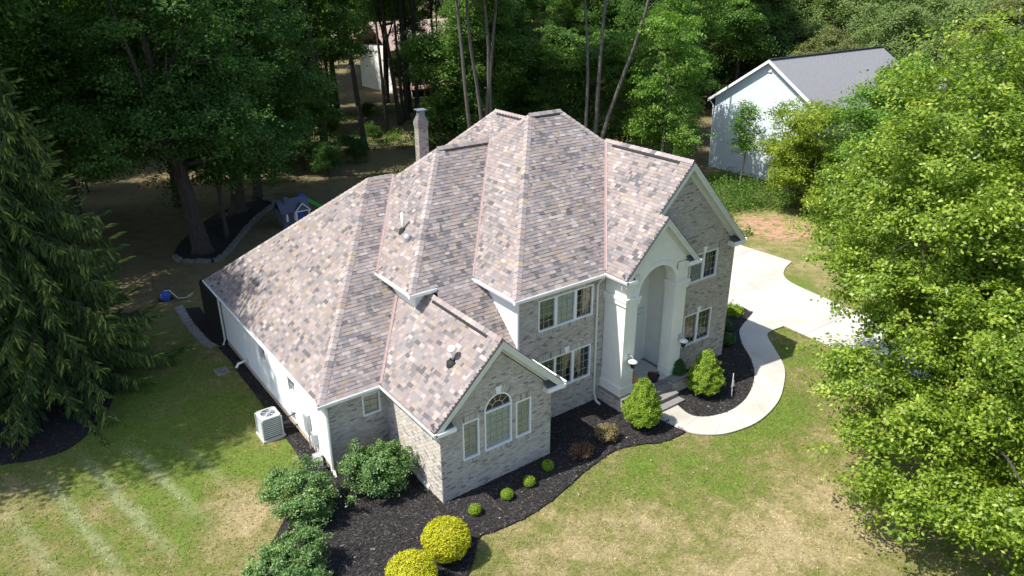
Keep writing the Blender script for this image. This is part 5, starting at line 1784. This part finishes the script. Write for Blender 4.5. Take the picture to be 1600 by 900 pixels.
multi((28.4, 24.9, -.03), 'pale trunk forking wide beside the highest ridge', [(-.3, .2, -.6, .8, .15), (.1, 0, 1.0, .0, .19), (.4, -.2, 4.2, -2.0, .19)], 2, off=(-1.0, 3.5))
# bright trees between the roof and the neighbour
tree('maple_tree', (36.0, 26.2, -.03), 'bright green layered maple beside the neighbour house', LIGHT[0][0], LIGHT[0][1], .5, (.92, .92, .98))
tree('maple_tree', (36.6, 29.5, -.03), 'smaller bright maple sapling beside the layered maple', LIGHT[1][0], LIGHT[1][1], 2.2, .9)
tree('maple_tree', (45.5, 31.5, -.03), 'tall sunlit maple rising behind the corner of the neighbour house', LIGHT[0][0], LIGHT[0][1], 2.9, (1.3, 1.3, 1.25))
tree('maple_tree', (32.6, 21.6, -.03), 'bright slender maple shading the gable of the neighbour house', LIGHT[0][0], LIGHT[0][1], 1.2, (.95, .95, 1.12))
tree('forest_tree', (41.5, 30.8, -.03), 'dense dark tree against the far eave of the neighbour house', FOREST[2][0], FOREST[2][1], .6, .95)
for i, (x, y, k, sx, lb) in enumerate(((27.2, 36.2, 1, 1.15, 'mid height leafy tree behind the paired roof ridges'), (31.6, 33.6, 0, .85, 'leafy tree filling the gap between the pale stems and the forked trunk'), (24.0, 39.0, 1, 1.2, 'leafy tree just past the chimney'), (34.6, 31.6, 1, 1.2, 'bushy tree under the arms of the forked trunk'), (30.0, 39.5, 0, .9, 'tall leafy tree behind the four pale stems'))):
    tree('leafy_tree', (x, y, -.03), lb, MIDG[k][0], MIDG[k][1], i * 1.7, sx, leaf='leaf_mid')
for i, (x, y, s_, lb) in enumerate(((35.2, 66.0, .75, 'leafy tree at the corner of the white house deck'), (38.5, 68.2, .8, 'low tree at the end of the white house'), (40.5, 66.5, .6, 'small bush past the white house wall'))):
    tree('leafy_tree', (x, y, -.03), lb, LOW[2][0], LOW[2][1], i * 2.1, s_)
# thin saplings before the neighbour's wall
SAP_L = [(0, 0, 3.6, .8, .8, 1.3), (.3, .2, 2.6, .6, .6, .6), (-.35, -.1, 4.6, .5, .5, .7)]
SAP = (fly(470, SAP_L, 120, 26, .14, 'leaf_light', cr=(.25, .5)), limb_mesh('trunk', 471, 4.6, .05, SAP_L, 'pale_bark', (.15, .1), 8, .35, 6))
tree('sapling', (36.3, 17.0, -.03), 'thin feathery sapling in front of the neighbour gable wall', SAP[0], SAP[1], 0, (1.35, 1.35, 1.2))
tree('sapling', (33.7, 20.2, -.03), 'spindly sapling with few leaf tiers by the neighbour wall corner', SAP[0], SAP[1], 2, (.85, .85, 1.0))
# yellow green shrubs and trees right of the drive
YEL_L = tall_lobes(480, 7.0, .5, 2.4, 11)
YEL = (fly(481, YEL_L, 560, 50, .15, 'leaf_yellow', cr=(.3, .6), sprays=90, sr=.42), limb_mesh('trunk', 482, 5.5, .10, YEL_L, 'bark', (.2, .1), 9, .15))
YGR = (fly(483, YEL_L, 560, 50, .15, 'leaf_light', cr=(.3, .6), sprays=90, sr=.42), YEL[1])
tree('yellow_green_tree', (34.2, 10.2, -.03), 'yellow green bushy tree beyond the bare earth by the drive', YEL[0], YEL[1], 0, (.95, .95, 1.0))
tree('green_bush_tree', (35.0, 7.0, -.03), 'green bushy tree next to the yellow green one', YGR[0], YGR[1], 1.1, (1.1, 1.1, 1.1))
tree('green_bush_tree', (38.5, 8.6, -.03), 'light leafy tree before the neighbour roof', YGR[0], YGR[1], 2.3, (1.1, 1.1, 1.25))
tree('green_bush_tree', (42, 4.0, -.03), 'rounded leafy tree below the neighbour gable peak', YGR[0], YGR[1], 3.3, (1.3, 1.3, 1.2))
tree('green_bush_tree', (33.2, 3.0, -.03), 'leafy tree at the far edge of the drive behind the pear crown', YGR[0], YGR[1], 4.3, (1.1, 1.1, 1.0))
tree('yellow_green_tree', (36.6, 13.2, -.03), 'yellow green tree against the sunlit end of the neighbour gable', YEL[0], YEL[1], 2.0, (.95, .95, 1.0))
tree('green_bush_tree', (44.0, 9.5, -.03), 'leafy tree in front of the grey roof slope', YGR[0], YGR[1], 5.0, (1.15, 1.15, 1.35))
tree('green_bush_tree', (39.5, 4.0, -.03), 'rounded tree between the drive and the neighbour front gable', YEL[0], YEL[1], 5.6, (1.25, 1.25, 1.2))
# mounded far trees behind the neighbour house
FAR_L = [(0, 0, 7, 6, 6, 5.5), (3, 1, 5, 4.5, 4.5, 4), (-3.2, -1, 5, 4.2, 4.2, 4), (0, 0, 10.5, 3.6, 3.6, 2.6)]
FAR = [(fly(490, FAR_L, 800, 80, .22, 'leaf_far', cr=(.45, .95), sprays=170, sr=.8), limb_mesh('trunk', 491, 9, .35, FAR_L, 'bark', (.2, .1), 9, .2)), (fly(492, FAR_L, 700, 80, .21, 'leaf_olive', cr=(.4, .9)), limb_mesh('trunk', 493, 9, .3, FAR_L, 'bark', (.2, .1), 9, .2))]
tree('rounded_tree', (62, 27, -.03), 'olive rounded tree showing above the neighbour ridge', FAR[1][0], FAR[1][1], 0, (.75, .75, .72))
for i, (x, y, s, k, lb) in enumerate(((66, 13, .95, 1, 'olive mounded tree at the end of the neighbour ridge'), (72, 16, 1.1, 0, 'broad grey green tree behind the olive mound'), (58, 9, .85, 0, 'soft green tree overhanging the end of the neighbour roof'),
                             (78, 6, 1.15, 0, 'far soft green tree above the pear crown'), (88, 24, 1.2, 0, 'distant mounded tree beyond the olive tree'), (92, 8, 1.2, 0, 'distant mounded tree on the open side of the neighbour plot'), (64, -3, 1.1, 0, 'soft green tree hidden mostly by the pear crown'), (72, 31, 1.05, 0, 'soft green tree behind the ridge of the neighbour house'), (67, 22, .95, 0, 'grey green tree between the two olive crowns'), (82, 33, 1.25, 0, 'pale far tree above the neighbour house ridge'), (80, 22, 1.2, 0, 'pale mounded tree farther off past the olive mound'), (66, 40, 1.1, 0, 'soft green tree next to the olive rounded tree'))):
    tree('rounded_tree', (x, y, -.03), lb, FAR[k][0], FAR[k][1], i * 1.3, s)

# ---- the big pear tree in the front lawn
PX, PY = 14.6, -7.6
PL = [(x - PX, y - PY, z, a, b, c) for x, y, z, a, b, c in ((15.5, -6.5, 8.0, 4.0, 4.0, 4.0), (16.6, -5.9, 11.2, 2.6, 2.6, 2.3), (16.7, -3.9, 8.4, 2.4, 2.2, 2.2), (14.9, -4.8, 6.0, 2.1, 1.9, 1.8), (17.5, -3.0, 6.3, 2.4, 2.2, 2.2),
      (13.0, -6.4, 6.0, 2.1, 1.9, 1.8), (10.7, -6.6, 4.2, 1.7, 1.2, .8), (11.2, -8.3, 3.2, 1.9, 1.7, 1.2), (9.5, -9.1, 2.3, 1.7, 1.6, 1.2), (9.4, -10.5, 1.8, 1.7, 1.5, 1.2), (10.4, -9.8, 3.4, 1.6, 1.5, 1.1), (9.9, -7.6, 2.9, 1.3, 1.1, .8), (12.3, -9.2, 5.6, 2.4, 2.2, 2.0), (14.5, -9.5, 8.0, 2.4, 2.2, 2.2),
      (12.3, -11.0, 3.2, 2.5, 2.0, 2.0), (18.0, -6.8, 8.5, 2.6, 2.6, 2.6), (15.0, -8.3, 4.0, 3.2, 2.8, 2.3), (14.2, -10.0, 3.0, 2.6, 2.0, 1.9), (10.4, -11.7, 2.0, 1.8, 1.4, 1.3), (12.6, -12.3, 2.7, 2.0, 1.5, 1.6), (15.6, -7.0, 5.2, 2.6, 2.4, 1.8), (13.2, -8.6, 4.4, 2.0, 2.0, 1.6), (16.8, -9.6, 4.6, 2.4, 2.2, 2.2), (13.4, -7.2, 8.6, 1.8, 1.8, 1.6), (18.6, -4.4, 9.4, 1.9, 1.9, 1.8), (15.6, -11.3, 5.2, 2.3, 2.0, 2.0), (12.2, -8.3, 5.6, 1.2, 1.2, .9))]
pear_c = fly(600, PL, 4100, 72, .122, 'leaf_near', cr=(.22, .5), flat=.5, up=.6, shell=(.72, 1.14), aspect=.6, sprays=510, sr=.5)
pear_t = limb_mesh('trunk', 601, 9.5, .24, PL, 'bark', (.6, .8), 34, .12, 12)
tree('pear_tree', (PX, PY, -.03), 'large glossy leafed tree filling the front lawn beside the drive', pear_c, pear_t, 0, 1.0)

# ---- the big spruce
def spruce(loc, label, H, Rm, seed):
    q = random.Random(seed); nq = np.random.default_rng(seed)
    t = thing('spruce_tree', loc, label, 'tree')
    mb = MB()
    mb.tube([(0, 0, -.1), (0, 0, H * .5), (.05, .05, H)], [.30, .18, .02], 9)
    P = []; N = []; TD = []; LL = []; rnd = []
    z = .9
    while z < H - .2:
        f = (z - .9) / (H - .9)
        Rl = Rm * (1 - f) ** .82 + .12
        nb = 9 if f < .7 else 6
        a0 = q.uniform(0, 6.28)
        for k in range(nb):
            a = a0 + 6.283 * k / nb + q.uniform(-.25, .25)
            L = Rl * q.uniform(.72, 1.12)
            d = Vector((math.cos(a), math.sin(a), 0)); sd = Vector((-d.y, d.x, 0))
            pts = []
            n = 8
            for i in range(n + 1):
                s = i / n
                pts.append(Vector((0, 0, z)) + d * (L * s) + Vector((0, 0, L * (.16 * s - .80 * s * s + .46 * s ** 3))))
            mb.tube(pts[::2], [.05 * (1 - f) + .012, .03 * (1 - f) + .01, .022, .014, .006][:len(pts[::2])], 5)
            m = int(9 + L * 25)
            for j in range(m):
                s = .18 + .82 * (j + q.random()) / m
                i = min(n - 1, int(s * n)); c = pts[i].lerp(pts[i + 1], s * n - i)
                side = q.choice((-1, 1))
                tl = (.26 + .42 * (1 - s * .6) * min(1, L / 2) * q.random() + .1 * q.random())
                hang = q.uniform(.6, 1.9)
                td = (d * q.uniform(.25, .7) + sd * side * q.uniform(.3, .9) + Vector((0, 0, -hang))).normalized()
                if s > .93: td = (d + Vector((0, 0, .25))).normalized()
                tip = q.random()
                for w in range(3):
                    cc = c + td * tl * (.2 + .33 * w) + Vector((q.uniform(-.04, .04), q.uniform(-.04, .04), q.uniform(-.04, .02)))
                    P.append(cc); TD.append(td + Vector((q.uniform(-.35, .35), q.uniform(-.35, .35), q.uniform(-.3, .2)))); LL.append(tl * q.uniform(.5, .8)); rnd.append(.28 + .2 * q.random() + (.5 if (tip > .72 and s > .7) else 0))  # some outer twigs get a lighter tone that stands in for sunlight
        z += .30 + .10 * q.random()
    P = np.array([tuple(p) for p in P]); T = np.array([tuple(p) for p in TD]); T /= np.linalg.norm(T, axis=1, keepdims=True)
    LLa = np.array(LL)[:, None]
    n = len(P)
    # each twig: two crossed narrow blades
    allV = []
    for w in range(2):
        S = nq.normal(size=(n, 3)); S -= T * (S * T).sum(1, keepdims=True); S /= np.linalg.norm(S, axis=1, keepdims=True)
        W = .022 + .016 * nq.random((n, 1))
        V = np.empty((n, 4, 3), np.float32)
        V[:, 0] = P - T * LLa * .5; V[:, 1] = P + S * W; V[:, 2] = P + T * LLa * .55; V[:, 3] = P - S * W
        allV.append(V)
    V = np.concatenate(allV); n2 = len(V)
    me = bpy.data.meshes.new('needles')
    me.vertices.add(n2 * 4); me.loops.add(n2 * 4); me.polygons.add(n2)
    me.vertices.foreach_set('co', V.ravel()); me.loops.foreach_set('vertex_index', np.arange(n2 * 4, dtype=np.int32))
    me.polygons.foreach_set('loop_start', np.arange(0, n2 * 4, 4, dtype=np.int32)); me.polygons.foreach_set('loop_total', np.full(n2, 4, np.int32))
    a = me.attributes.new('rnd', 'FLOAT', 'POINT'); a.data.foreach_set('value', np.repeat(np.tile(np.array(rnd, np.float32), 2), 4))
    me.materials.append(MAT['needle']); me.update(calc_edges=True)
    put(mb.mesh('trunk', 'bark', True), 'trunk', t)
    put(me, 'crown', t, kind='stuff')
    return t
spruce((-8.6, 14.6, -.02), 'big drooping spruce in the round black mulch bed', 14.5, 4.3, 9)

# ---- undergrowth on the woodland floor and along the neighbour boundary
def scatter_leaves(name, pts, hmax, per, size, mat, seed):
    q = np.random.default_rng(seed)
    C = np.array(pts); n = len(C) * per
    idx = np.repeat(np.arange(len(C)), per)
    hh = hmax * (.4 + .6 * q.random(len(C)))
    P = np.empty((n, 3)); P[:, :2] = C[idx, :2] + q.normal(size=(n, 2)) * (.22 + .35 * hh[idx])[:, None]; P[:, 2] = np.abs(q.normal(size=n)) * hh[idx] * .5 + .02
    N = q.normal(size=(n, 3)) * .5; N[:, 2] += .9
    L = size * (.6 + .8 * q.random(n))
    me = leaf_mesh(name, P, N, L, L * .6, mat, .45 + .2 * q.normal(size=n) + .1 * q.normal(size=len(C))[idx])
    o = bpy.data.objects.new(name, me); link(o); return o
pts = []
for _ in range(1500):
    x, y = rr.uniform(8, 62), rr.uniform(33, 64)
    if mnoise.noise(Vector((x * .12, y * .12, 0))) > -.12: pts.append((x, y))
o = scatter_leaves('undergrowth', pts, .8, 40, .17, 'weed', 4); tag(o, 'patchy green undergrowth on the shaded woodland floor', 'undergrowth', kind='stuff')
pts = []
for _ in range(420):
    x = rr.uniform(27.5, 38); y = rr.uniform(10.0, 19.5)
    if y - 10 > (x - 27.5) * .3 - 1 and ((x - 31) / 3.2) ** 2 + ((y - 10) / 3.4) ** 2 > 1: pts.append((x, y))
o = scatter_leaves('boundary_weeds', pts, 1.0, 46, .15, 'weed', 5); tag(o, 'tangle of weeds on the bank below the neighbour house', 'weeds', kind='stuff')

# ------------------------------------------------------------------ neighbour's house
nb = thing('neighbour_house', (39.3, 17.7, 0), 'white sided house, bluish shade in its wall colour, under a grey gable roof beyond the drive', 'house')
nx0, nx1, ny0, ny1, ne, npk = 39.3, 54.0, 13.1, 22.5, 5.75, 8.85
nyc = (ny0 + ny1) / 2
siding(left(nx0), [(ny0, -.05), (ny1, -.05), (ny1, ne), (nyc, npk - .2), (ny0, ne)], [], 'shaded_white_siding', .18, nb)
mb = MB(); mb.box((nx0 + .03, ny0 + .01, -.05), (nx1, ny1 - .01, ne)); mb.build('wall', 'shaded_white_siding', nb)
MAT['greyroof'] = plain('grey_shingle_roof', (0.215, 0.212, 0.218), .95, .28, 12, .2, bs=.5, bscale=30)
s_ = (npk - ne) / (nyc - ny0)
mb = MB()
o_ = .45
zlo = ne - s_ * o_
mb.slab([(nx0 - .35, ny0 - o_, zlo), (nx1 + .3, ny0 - o_, zlo), (nx1 + .3, nyc, npk), (nx0 - .35, nyc, npk)], (0, 0, -.14))
mb.slab([(nx0 - .35, ny1 + o_, zlo), (nx1 + .3, ny1 + o_, zlo), (nx1 + .3, nyc, npk), (nx0 - .35, nyc, npk)], (0, 0, -.14))
rf = mb.build('roof', 'greyroof', nb)
mb = MB(); mb.box((nx0 - .3, nyc - .14, npk - .03), (nx1 + .3, nyc + .14, npk + .05)); mb.build('ridge_vent', 'vent', rf)
for sgn, y in ((-1, ny0 - o_), (1, ny1 + o_)):
    mb = MB(); mb.slab([(nx0 - .36, y, zlo), (nx0 - .36, nyc, npk), (nx0 - .36, nyc, npk - .22), (nx0 - .36, y, zlo - .22)], (-.05, 0, 0)); mb.build('rake_board', 'white', nb)
mb = MB(); mb.tube([(nx0 - .2, ny1 + .45, zlo - .1), (nx0 - .08, ny1 + .1, zlo - .5), (nx0 - .08, ny1 - .1, .1)], .06, 6); mb.build('downspout', 'white', nb)
mb = MB(); mb.box((nx0 - .1, nyc - .14, 7.95), (nx0, nyc + .14, 8.2)); mb.build('gable_vent', 'white', nb)
# its front cross gable
gx0, gx1, gy = 47.5, 52.5, 10.2
mb = MB(); mb.slab([(gx0 - .4, gy - .3, 5.1), ((gx0 + gx1) / 2, gy - .3, 7.4), ((gx0 + gx1) / 2, 16.0, 7.4), (gx0 - .4, 16.0, 5.1)], (0, 0, -.14))
mb.slab([(gx1 + .4, gy - .3, 5.1), ((gx0 + gx1) / 2, gy - .3, 7.4), ((gx0 + gx1) / 2, 16.0, 7.4), (gx1 + .4, 16.0, 5.1)], (0, 0, -.14)); mb.build('roof', 'greyroof', nb)
mb = MB(); mb.prism([(gx0, gy), (gx1, gy), (gx1, 13.2), (gx0, 13.2)], -.05, 5.2); mb.slab([(gx0, gy, 5.2), (gx1, gy, 5.2), ((gx0 + gx1) / 2, gy, 7.2)], (0, .2, 0)); mb.build('wall', 'brownroof', nb)

# ------------------------------------------------------------------ houses beyond the woods
def far_house(loc, label, w, d, h, pk, wall, roofm, deck):
    t = thing('far_house', loc, label, 'house')
    x, y = loc[0], loc[1]
    mb = MB(); mb.box((x, y, -.05), (x + w, y + d, h)); mb.build('wall', wall, t)
    mb = MB(); yc = y + d / 2
    mb.slab([(x - .5, y - .6, h - .2), (x + w + .5, y - .6, h - .2), (x + w + .5, yc, pk), (x - .5, yc, pk)], (0, 0, -.2))
    mb.slab([(x - .5, y + d + .6, h - .2), (x + w + .5, y + d + .6, h - .2), (x + w + .5, yc, pk), (x - .5, yc, pk)], (0, 0, -.2)); mb.build('roof', roofm, t)
    for k in range(3):
        wx = x + w * (.2 + .28 * k)
        for zz in ((1.2, 2.6), (4.0, 5.2)):
            if zz[1] > h: continue
            mb = MB(); mb.box((wx - .6, y - .06, zz[0] - .1), (wx + .6, y, zz[1] + .1)); f = mb.build('window', 'frame', t)
            mb = MB(); mb.box((wx - .5, y - .08, zz[0]), (wx + .5, y - .05, zz[1])); mb.build('pane', 'dark', f)
    if deck:
        mb = MB(); mb.box((x + .5, y - 4.2, .75), (x + w * .7, y - .1, .95)); dk = mb.build('deck', 'wood', t)
        mb = MB()
        for k in range(9):
            xx = x + .55 + (w * .7 - .6) * k / 8
            mb.box((xx - .05, y - 4.2, .0), (xx + .05, y - 4.1, 1.9))
        mb.box((x + .5, y - 4.18, 1.8), (x + w * .7, y - 4.12, 1.9)); mb.build('railing', 'white', dk)
        mb = MB(); mb.box((x + .6, y - 4.0, .0), (x + w * .7 - .1, y - .2, .74)); mb.build('deck_skirt', 'darkwood', dk)
    return t
far_house((36.5, 72, 0), 'white house with a brown roof and deck glimpsed through the trunks', 11.0, 9, 5.6, 8.6, 'siding', 'brownroof', True)
far_house((66, 74, 0), 'far white house between the trees past the pale stems', 13, 9, 5.4, 8.0, 'siding', 'brownroof', False)

# ------------------------------------------------------------------ things in the garden
# air conditioner
ax, ay = -2.95, 6.72
ac = thing('air_conditioner', (ax, ay, 0), 'grey louvred air conditioner on a pad beside the white side wall', 'air conditioner')
mb = MB(); mb.box((ax - .40, ay - .40, -.02), (ax + .40, ay + .40, .09), (.9, .9, .9)); mb.build('pad', 'concrete', ac)
mb = MB(); mb.box((ax - .29, ay - .29, .09), (ax + .29, ay + .29, .86)); mb.build('body', 'black', ac)
mb = MB()
for k in range(9):
    z = .14 + k * .078
    for (x0, y0, x1, y1) in ((-.33, -.33, .33, -.305), (-.33, .305, .33, .33), (-.33, -.305, -.305, .305), (.305, -.305, .33, .305)):
        mb.box((ax + x0, ay + y0, z), (ax + x1, ay + y1, z + .045))
for sx in (-1, 1):
    for sy in (-1, 1):
        mb.box((ax + sx * .335 - .025, ay + sy * .335 - .025, .09), (ax + sx * .335 + .025, ay + sy * .335 + .025, 0.86))
mb.build('louvres', 'ac', ac)
mb = MB()
N = 28
sq = [(max(-1, min(1, 1.3 * math.cos(2 * math.pi * i / N))) * .345, max(-1, min(1, 1.3 * math.sin(2 * math.pi * i / N))) * .345) for i in range(N)]
for i in range(N):
    j = (i + 1) % N
    c0, c1 = (.25 * math.cos(2 * math.pi * i / N), .25 * math.sin(2 * math.pi * i / N)), (.25 * math.cos(2 * math.pi * j / N), .25 * math.sin(2 * math.pi * j / N))
    mb.slab([(ax + sq[i][0], ay + sq[i][1], 0.91), (ax + sq[j][0], ay + sq[j][1], 0.91), (ax + c1[0], ay + c1[1], 0.93), (ax + c0[0], ay + c0[1], 0.93)], (0, 0, -.06))
mb.build('top_panel', 'ac', ac)
mb = MB()
for k in range(1, 7):
    r = .038 * k
    mb.tube([(ax + r * math.cos(t * 6.2832 / 20), ay + r * math.sin(t * 6.2832 / 20), 0.915) for t in range(21)], .006, 4, caps=False)
for k in range(8):
    mb.tube([(ax, ay, 0.915), (ax + .25 * math.cos(k * .785), ay + .25 * math.sin(k * .785), 0.915)], .006, 4)
mb.lathe([(0, .94), (.06, .93), (.065, .90), (.0, .90)], (ax, ay, 0), 12)
mb.build('fan_guard', 'galv', ac)
mb = MB(); mb.tube([(ax + .31, ay - .1, .5), (ax + .55, ay - .2, .62), (ax + .68, ay - .35, .75), (-2.1, ay - .4, .8)], .02, 6); mb.tube([(ax + .31, ay - .2, .3), (ax + .6, ay - .3, .28), (-2.1, ay - .45, .35)], .025, 6); mb.build('refrigerant_lines', 'black', ac)

# fence panel beyond the side wall, its shade put into near-black boards
fe_ = thing('board_fence', (-2.1, 14.7, 0), 'board fence coloured black with shade under the rear eave corner', 'fence')
y = 14.62
while y < 17.6:
    mb = MB(); mb.box((-2.13, y, .02), (-2.09, y + .155, 1.85 + R.uniform(-.01, .01))); mb.build('board', 'darkwood', fe_)
    y += .165
for yy in (14.6, 16.1, 17.62):
    mb = MB(); mb.box((-2.09, yy - .05, 0), (-1.98, yy + .05, 2.0)); mb.build('post', 'darkwood', fe_)
mb = MB(); mb.box((-2.16, 14.58, 1.84), (-2.02, 17.68, 1.90)); mb.build('rail', 'darkwood', fe_)

# utility lid, hose reel, playhouse, slide
u = thing('utility_lid', (-3.0, 12.3, 0), 'square grey utility lid set in the shaded side lawn', 'lid')
mb = MB(); mb.box((-3.25, 12.0, 0), (-2.75, 12.6, .04)); mb.build('frame', 'paver', u)
mb = MB(); mb.box((-3.21, 12.04, .04), (-2.79, 12.56, .055)); mb.build('cover', 'stone', u)
hr = thing('pump_sprayer', (-3.1, 21.1, 0), 'small blue garden pump with a white hose on the shady lawn', 'pump')
mb = MB(); mb.lathe([(0, 0), (.20, .0), (.22, .06), (.22, .32), (.12, .42), (.05, .44), (.05, .52), (0, .52)], (-3.1, 21.1, 0), 16); mb.build('tank', 'bluetoy', hr, smooth=True)
mb = MB(); mb.box((-3.45, 20.95, .0), (-2.75, 21.25, .12)); mb.build('base', 'black', hr)
mb = MB(); mb.tube([(-3.1, 21.1, .5), (-2.9, 20.9, .55), (-2.6, 20.7, .12), (-2.2, 20.8, .02), (-1.8, 21.2, .02)], .02, 6); mb.build('hose', 'pvc', hr)
px, py = 6.35, 28.6
ph = thing('playhouse', (px, py, 0), 'grey blue toy playhouse with white trim behind the roof slope', 'playhouse')
mb = MB(); mb.box((px - .8, py - .6, 0), (px + .8, py + .6, 1.1)); mb.build('wall', 'greytoy', ph)
mb = MB(); mb.slab([(px - .95, py - .75, 1.05), (px + .95, py - .75, 1.05), (px + .95, py, 1.75), (px - .95, py, 1.75)], (0, 0, -.06)); mb.slab([(px - .95, py + .75, 1.05), (px + .95, py + .75, 1.05), (px + .95, py, 1.75), (px - .95, py, 1.75)], (0, 0, -.06)); pr = mb.build('roof', 'greytoy', ph)
mb = MB(); mb.box((px - .55, py - .3, 1.3), (px - .3, py - .05, 1.95)); mb.build('chimney', 'greytoy', pr)
mb = MB(); mb.slab([(px - .1, py - .9, 1.1), (px + .85, py - .9, 1.1), (px + .375, py - .9, 1.55)], (0, .5, 0)); pg = mb.build('porch_gable', 'greytoy', pr)
mb = MB()
mb.slab([(px - .15, py - .92, 1.08), (px + .375, py - .92, 1.60), (px + .375, py - .92, 1.52), (px - .07, py - .92, 1.08)], (0, -.03, 0)); mb.slab([(px + .9, py - .92, 1.08), (px + .375, py - .92, 1.60), (px + .375, py - .92, 1.52), (px + .82, py - .92, 1.08)], (0, -.03, 0)); mb.box((px - .15, py - .95, 1.04), (px + .9, py - .88, 1.10)); mb.build('gable_trim', 'white', pr)
for xx in (px - .05, px + .78):
    mb = MB(); mb.box((xx - .05, py - .92, 0), (xx + .05, py - .82, 1.08)); mb.build('porch_post', 'white', ph)
mb = MB(); mb.box((px + .2, py - .63, .05), (px + .55, py - .6, .95)); mb.build('door', 'bluetoy', ph)
for xx in (px - .62, px - .12):
    mb = MB(); mb.box((xx, py - .63, .45), (xx + .12, py - .6, .95)); mb.build('shutter', 'white', ph)
sl_ = thing('toy_slide', (8.2, 29.6, 0), 'yellow and green toy slide beside the playhouse', 'slide')
mb = MB(); mb.slab([(7.7, 29.3, 1.2), (7.7, 29.9, 1.2), (9.2, 29.9, .12), (9.2, 29.3, .12)], (0, 0, -.08)); mb.build('chute', 'yellowtoy', sl_)
mb = MB(); mb.slab([(7.7, 29.25, 1.35), (9.2, 29.25, .25), (9.2, 29.25, .05), (7.7, 29.25, 1.1)], (0, .06, 0)); mb.slab([(7.7, 29.9, 1.35), (9.2, 29.9, .25), (9.2, 29.9, .05), (7.7, 29.9, 1.1)], (0, .06, 0)); mb.build('side_rail', 'greentoy', sl_)
mb = MB(); mb.box((7.3, 29.25, 0), (7.7, 29.35, 1.5)); mb.box((7.3, 29.85, 0), (7.7, 29.95, 1.5)); mb.box((7.3, 29.3, 1.1), (7.75, 29.9, 1.2)); mb.build('ladder', 'bluetoy', sl_)
# porch things
bx = thing('cardboard_box', (8.75, .82, PF), 'brown cardboard box standing on the porch by the pier', 'box')
mb = MB(); mb.box((8.60, .62, PF + .012), (8.90, 1.0, PF + .55)); mb.build('carton', 'cardboard', bx)
mb = MB(); mb.slab([(8.60, .62, PF + .55), (8.60, 1.0, PF + .55), (8.54, 1.0, PF + .65), (8.54, .62, PF + .65)], (.008, 0, 0)); mb.build('flap', 'cardboard', bx)
pt = thing('porch_planter', (9.75, .62, PF), 'black round planter at the top of the entrance steps', 'planter')
mb = MB(); mb.lathe([(0, .01), (.16, .01), (.22, .24), (.24, .26), (.20, .26), (.18, .2), (0, .2)], (9.75, .62, PF), 16); mb.build('pot', 'black', pt, smooth=True)
me_, _ = leafy('dry_plant', 88, [(0, 0, .28, .2, .2, .1)], 20, 14, .05, 'barberry', cr=(.05, .1)); put(me_, 'dry_plant', pt, kind='stuff')
ob = thing('garden_ornament', (12.0, -1.35, 0), 'thin white metal wind ornament in the curve of the mulch bed', 'ornament')
mb = MB(); mb.tube([(12.0, -1.35, -.02), (11.98, -1.32, 1.05)], .015, 6); mb.build('stake', 'pvc', ob)
mb = MB(); mb.slab([(11.94, -1.34, .45), (12.06, -1.36, .5), (12.05, -1.35, .75), (11.98, -1.33, .78)], (0, .02, 0)); mb.build('vane', 'galv', ob)

# ------------------------------------------------------------------ short grass over the near lawns
def inside(pts, poly):
    P = np.array(poly); ins = np.zeros(len(pts), bool); x, y = pts[:, 0], pts[:, 1]; j = len(P) - 1
    for i in range(len(P)):
        ins ^= ((P[i, 1] > y) != (P[j, 1] > y)) & (x < (P[j, 0] - P[i, 0]) * (y - P[i, 1]) / (P[j, 1] - P[i, 1] + 1e-12) + P[i, 0])
        j = i
    return ins
gq = np.random.default_rng(5)
GP = np.concatenate([np.stack([gq.uniform(-13, -2.3, 45000), gq.uniform(-2, 16, 45000)], 1), np.stack([gq.uniform(-2, 19.5, 110000), gq.uniform(-12, 2.5, 110000)], 1)])
ok = ~inside(GP, bed1) & ~inside(GP, bed2) & ~inside(GP, pts_walk) & ~inside(GP, outl) & ~inside(GP, spr)
ok &= ~((GP[:, 0] > -2.1) & (GP[:, 0] < 14.4) & (GP[:, 1] > .3)) & ~((GP[:, 0] > 0) & (GP[:, 0] < 4.2) & (GP[:, 1] > 0))
ok &= ~((np.abs(GP[:, 0] - ax) < .42) & (np.abs(GP[:, 1] - ay) < .42))
GP = GP[ok]
n = len(GP)
P3 = np.zeros((n, 3)); P3[:, :2] = GP; P3[:, 2] = .012 + .015 * gq.random(n)
gn = gq.normal(size=(n, 3)); gn[:, 2] = np.abs(gn[:, 2]) * .9 + .25
GL = .05 + .06 * gq.random(n)
cl = np.array([mnoise.noise(Vector((a * 1.3, b * 1.3, 0))) for a, b in GP[::1]]) if n < 400000 else np.zeros(n)
go = bpy.data.objects.new('lawn_grass', leaf_mesh('lawn_grass', P3, gn, GL, GL * .22, 'blade', .42 + .3 * gq.normal(size=n) - .25 * cl)); link(go)
tag(go, 'short patchy summer grass of the lawns', 'grass', kind='stuff')

# fallen leaves and flecks on the lawn and the beds
fq = np.random.default_rng(8)
FP = np.stack([fq.uniform(-11, 18, 700), fq.uniform(-10, 9, 700), np.full(700, .075)], 1)
fk = ~((FP[:, 0] > -2.1) & (FP[:, 0] < 14.4) & (FP[:, 1] > -.05)) & ~inside(FP[:, :2], pts_walk) & ~inside(FP[:, :2], outl)
FP = FP[fk]
FN = fq.normal(size=(len(FP), 3)) * .35; FN[:, 2] += 1
FL = .03 + .05 * fq.random(len(FP))
fo = bpy.data.objects.new('fallen_leaves', leaf_mesh('fallen_leaves', FP, FN, FL, FL * .6, 'litter', fq.random(len(FP)))); link(fo)
tag(fo, 'pale fallen leaves scattered over the lawn and mulch', 'leaves', kind='stuff')
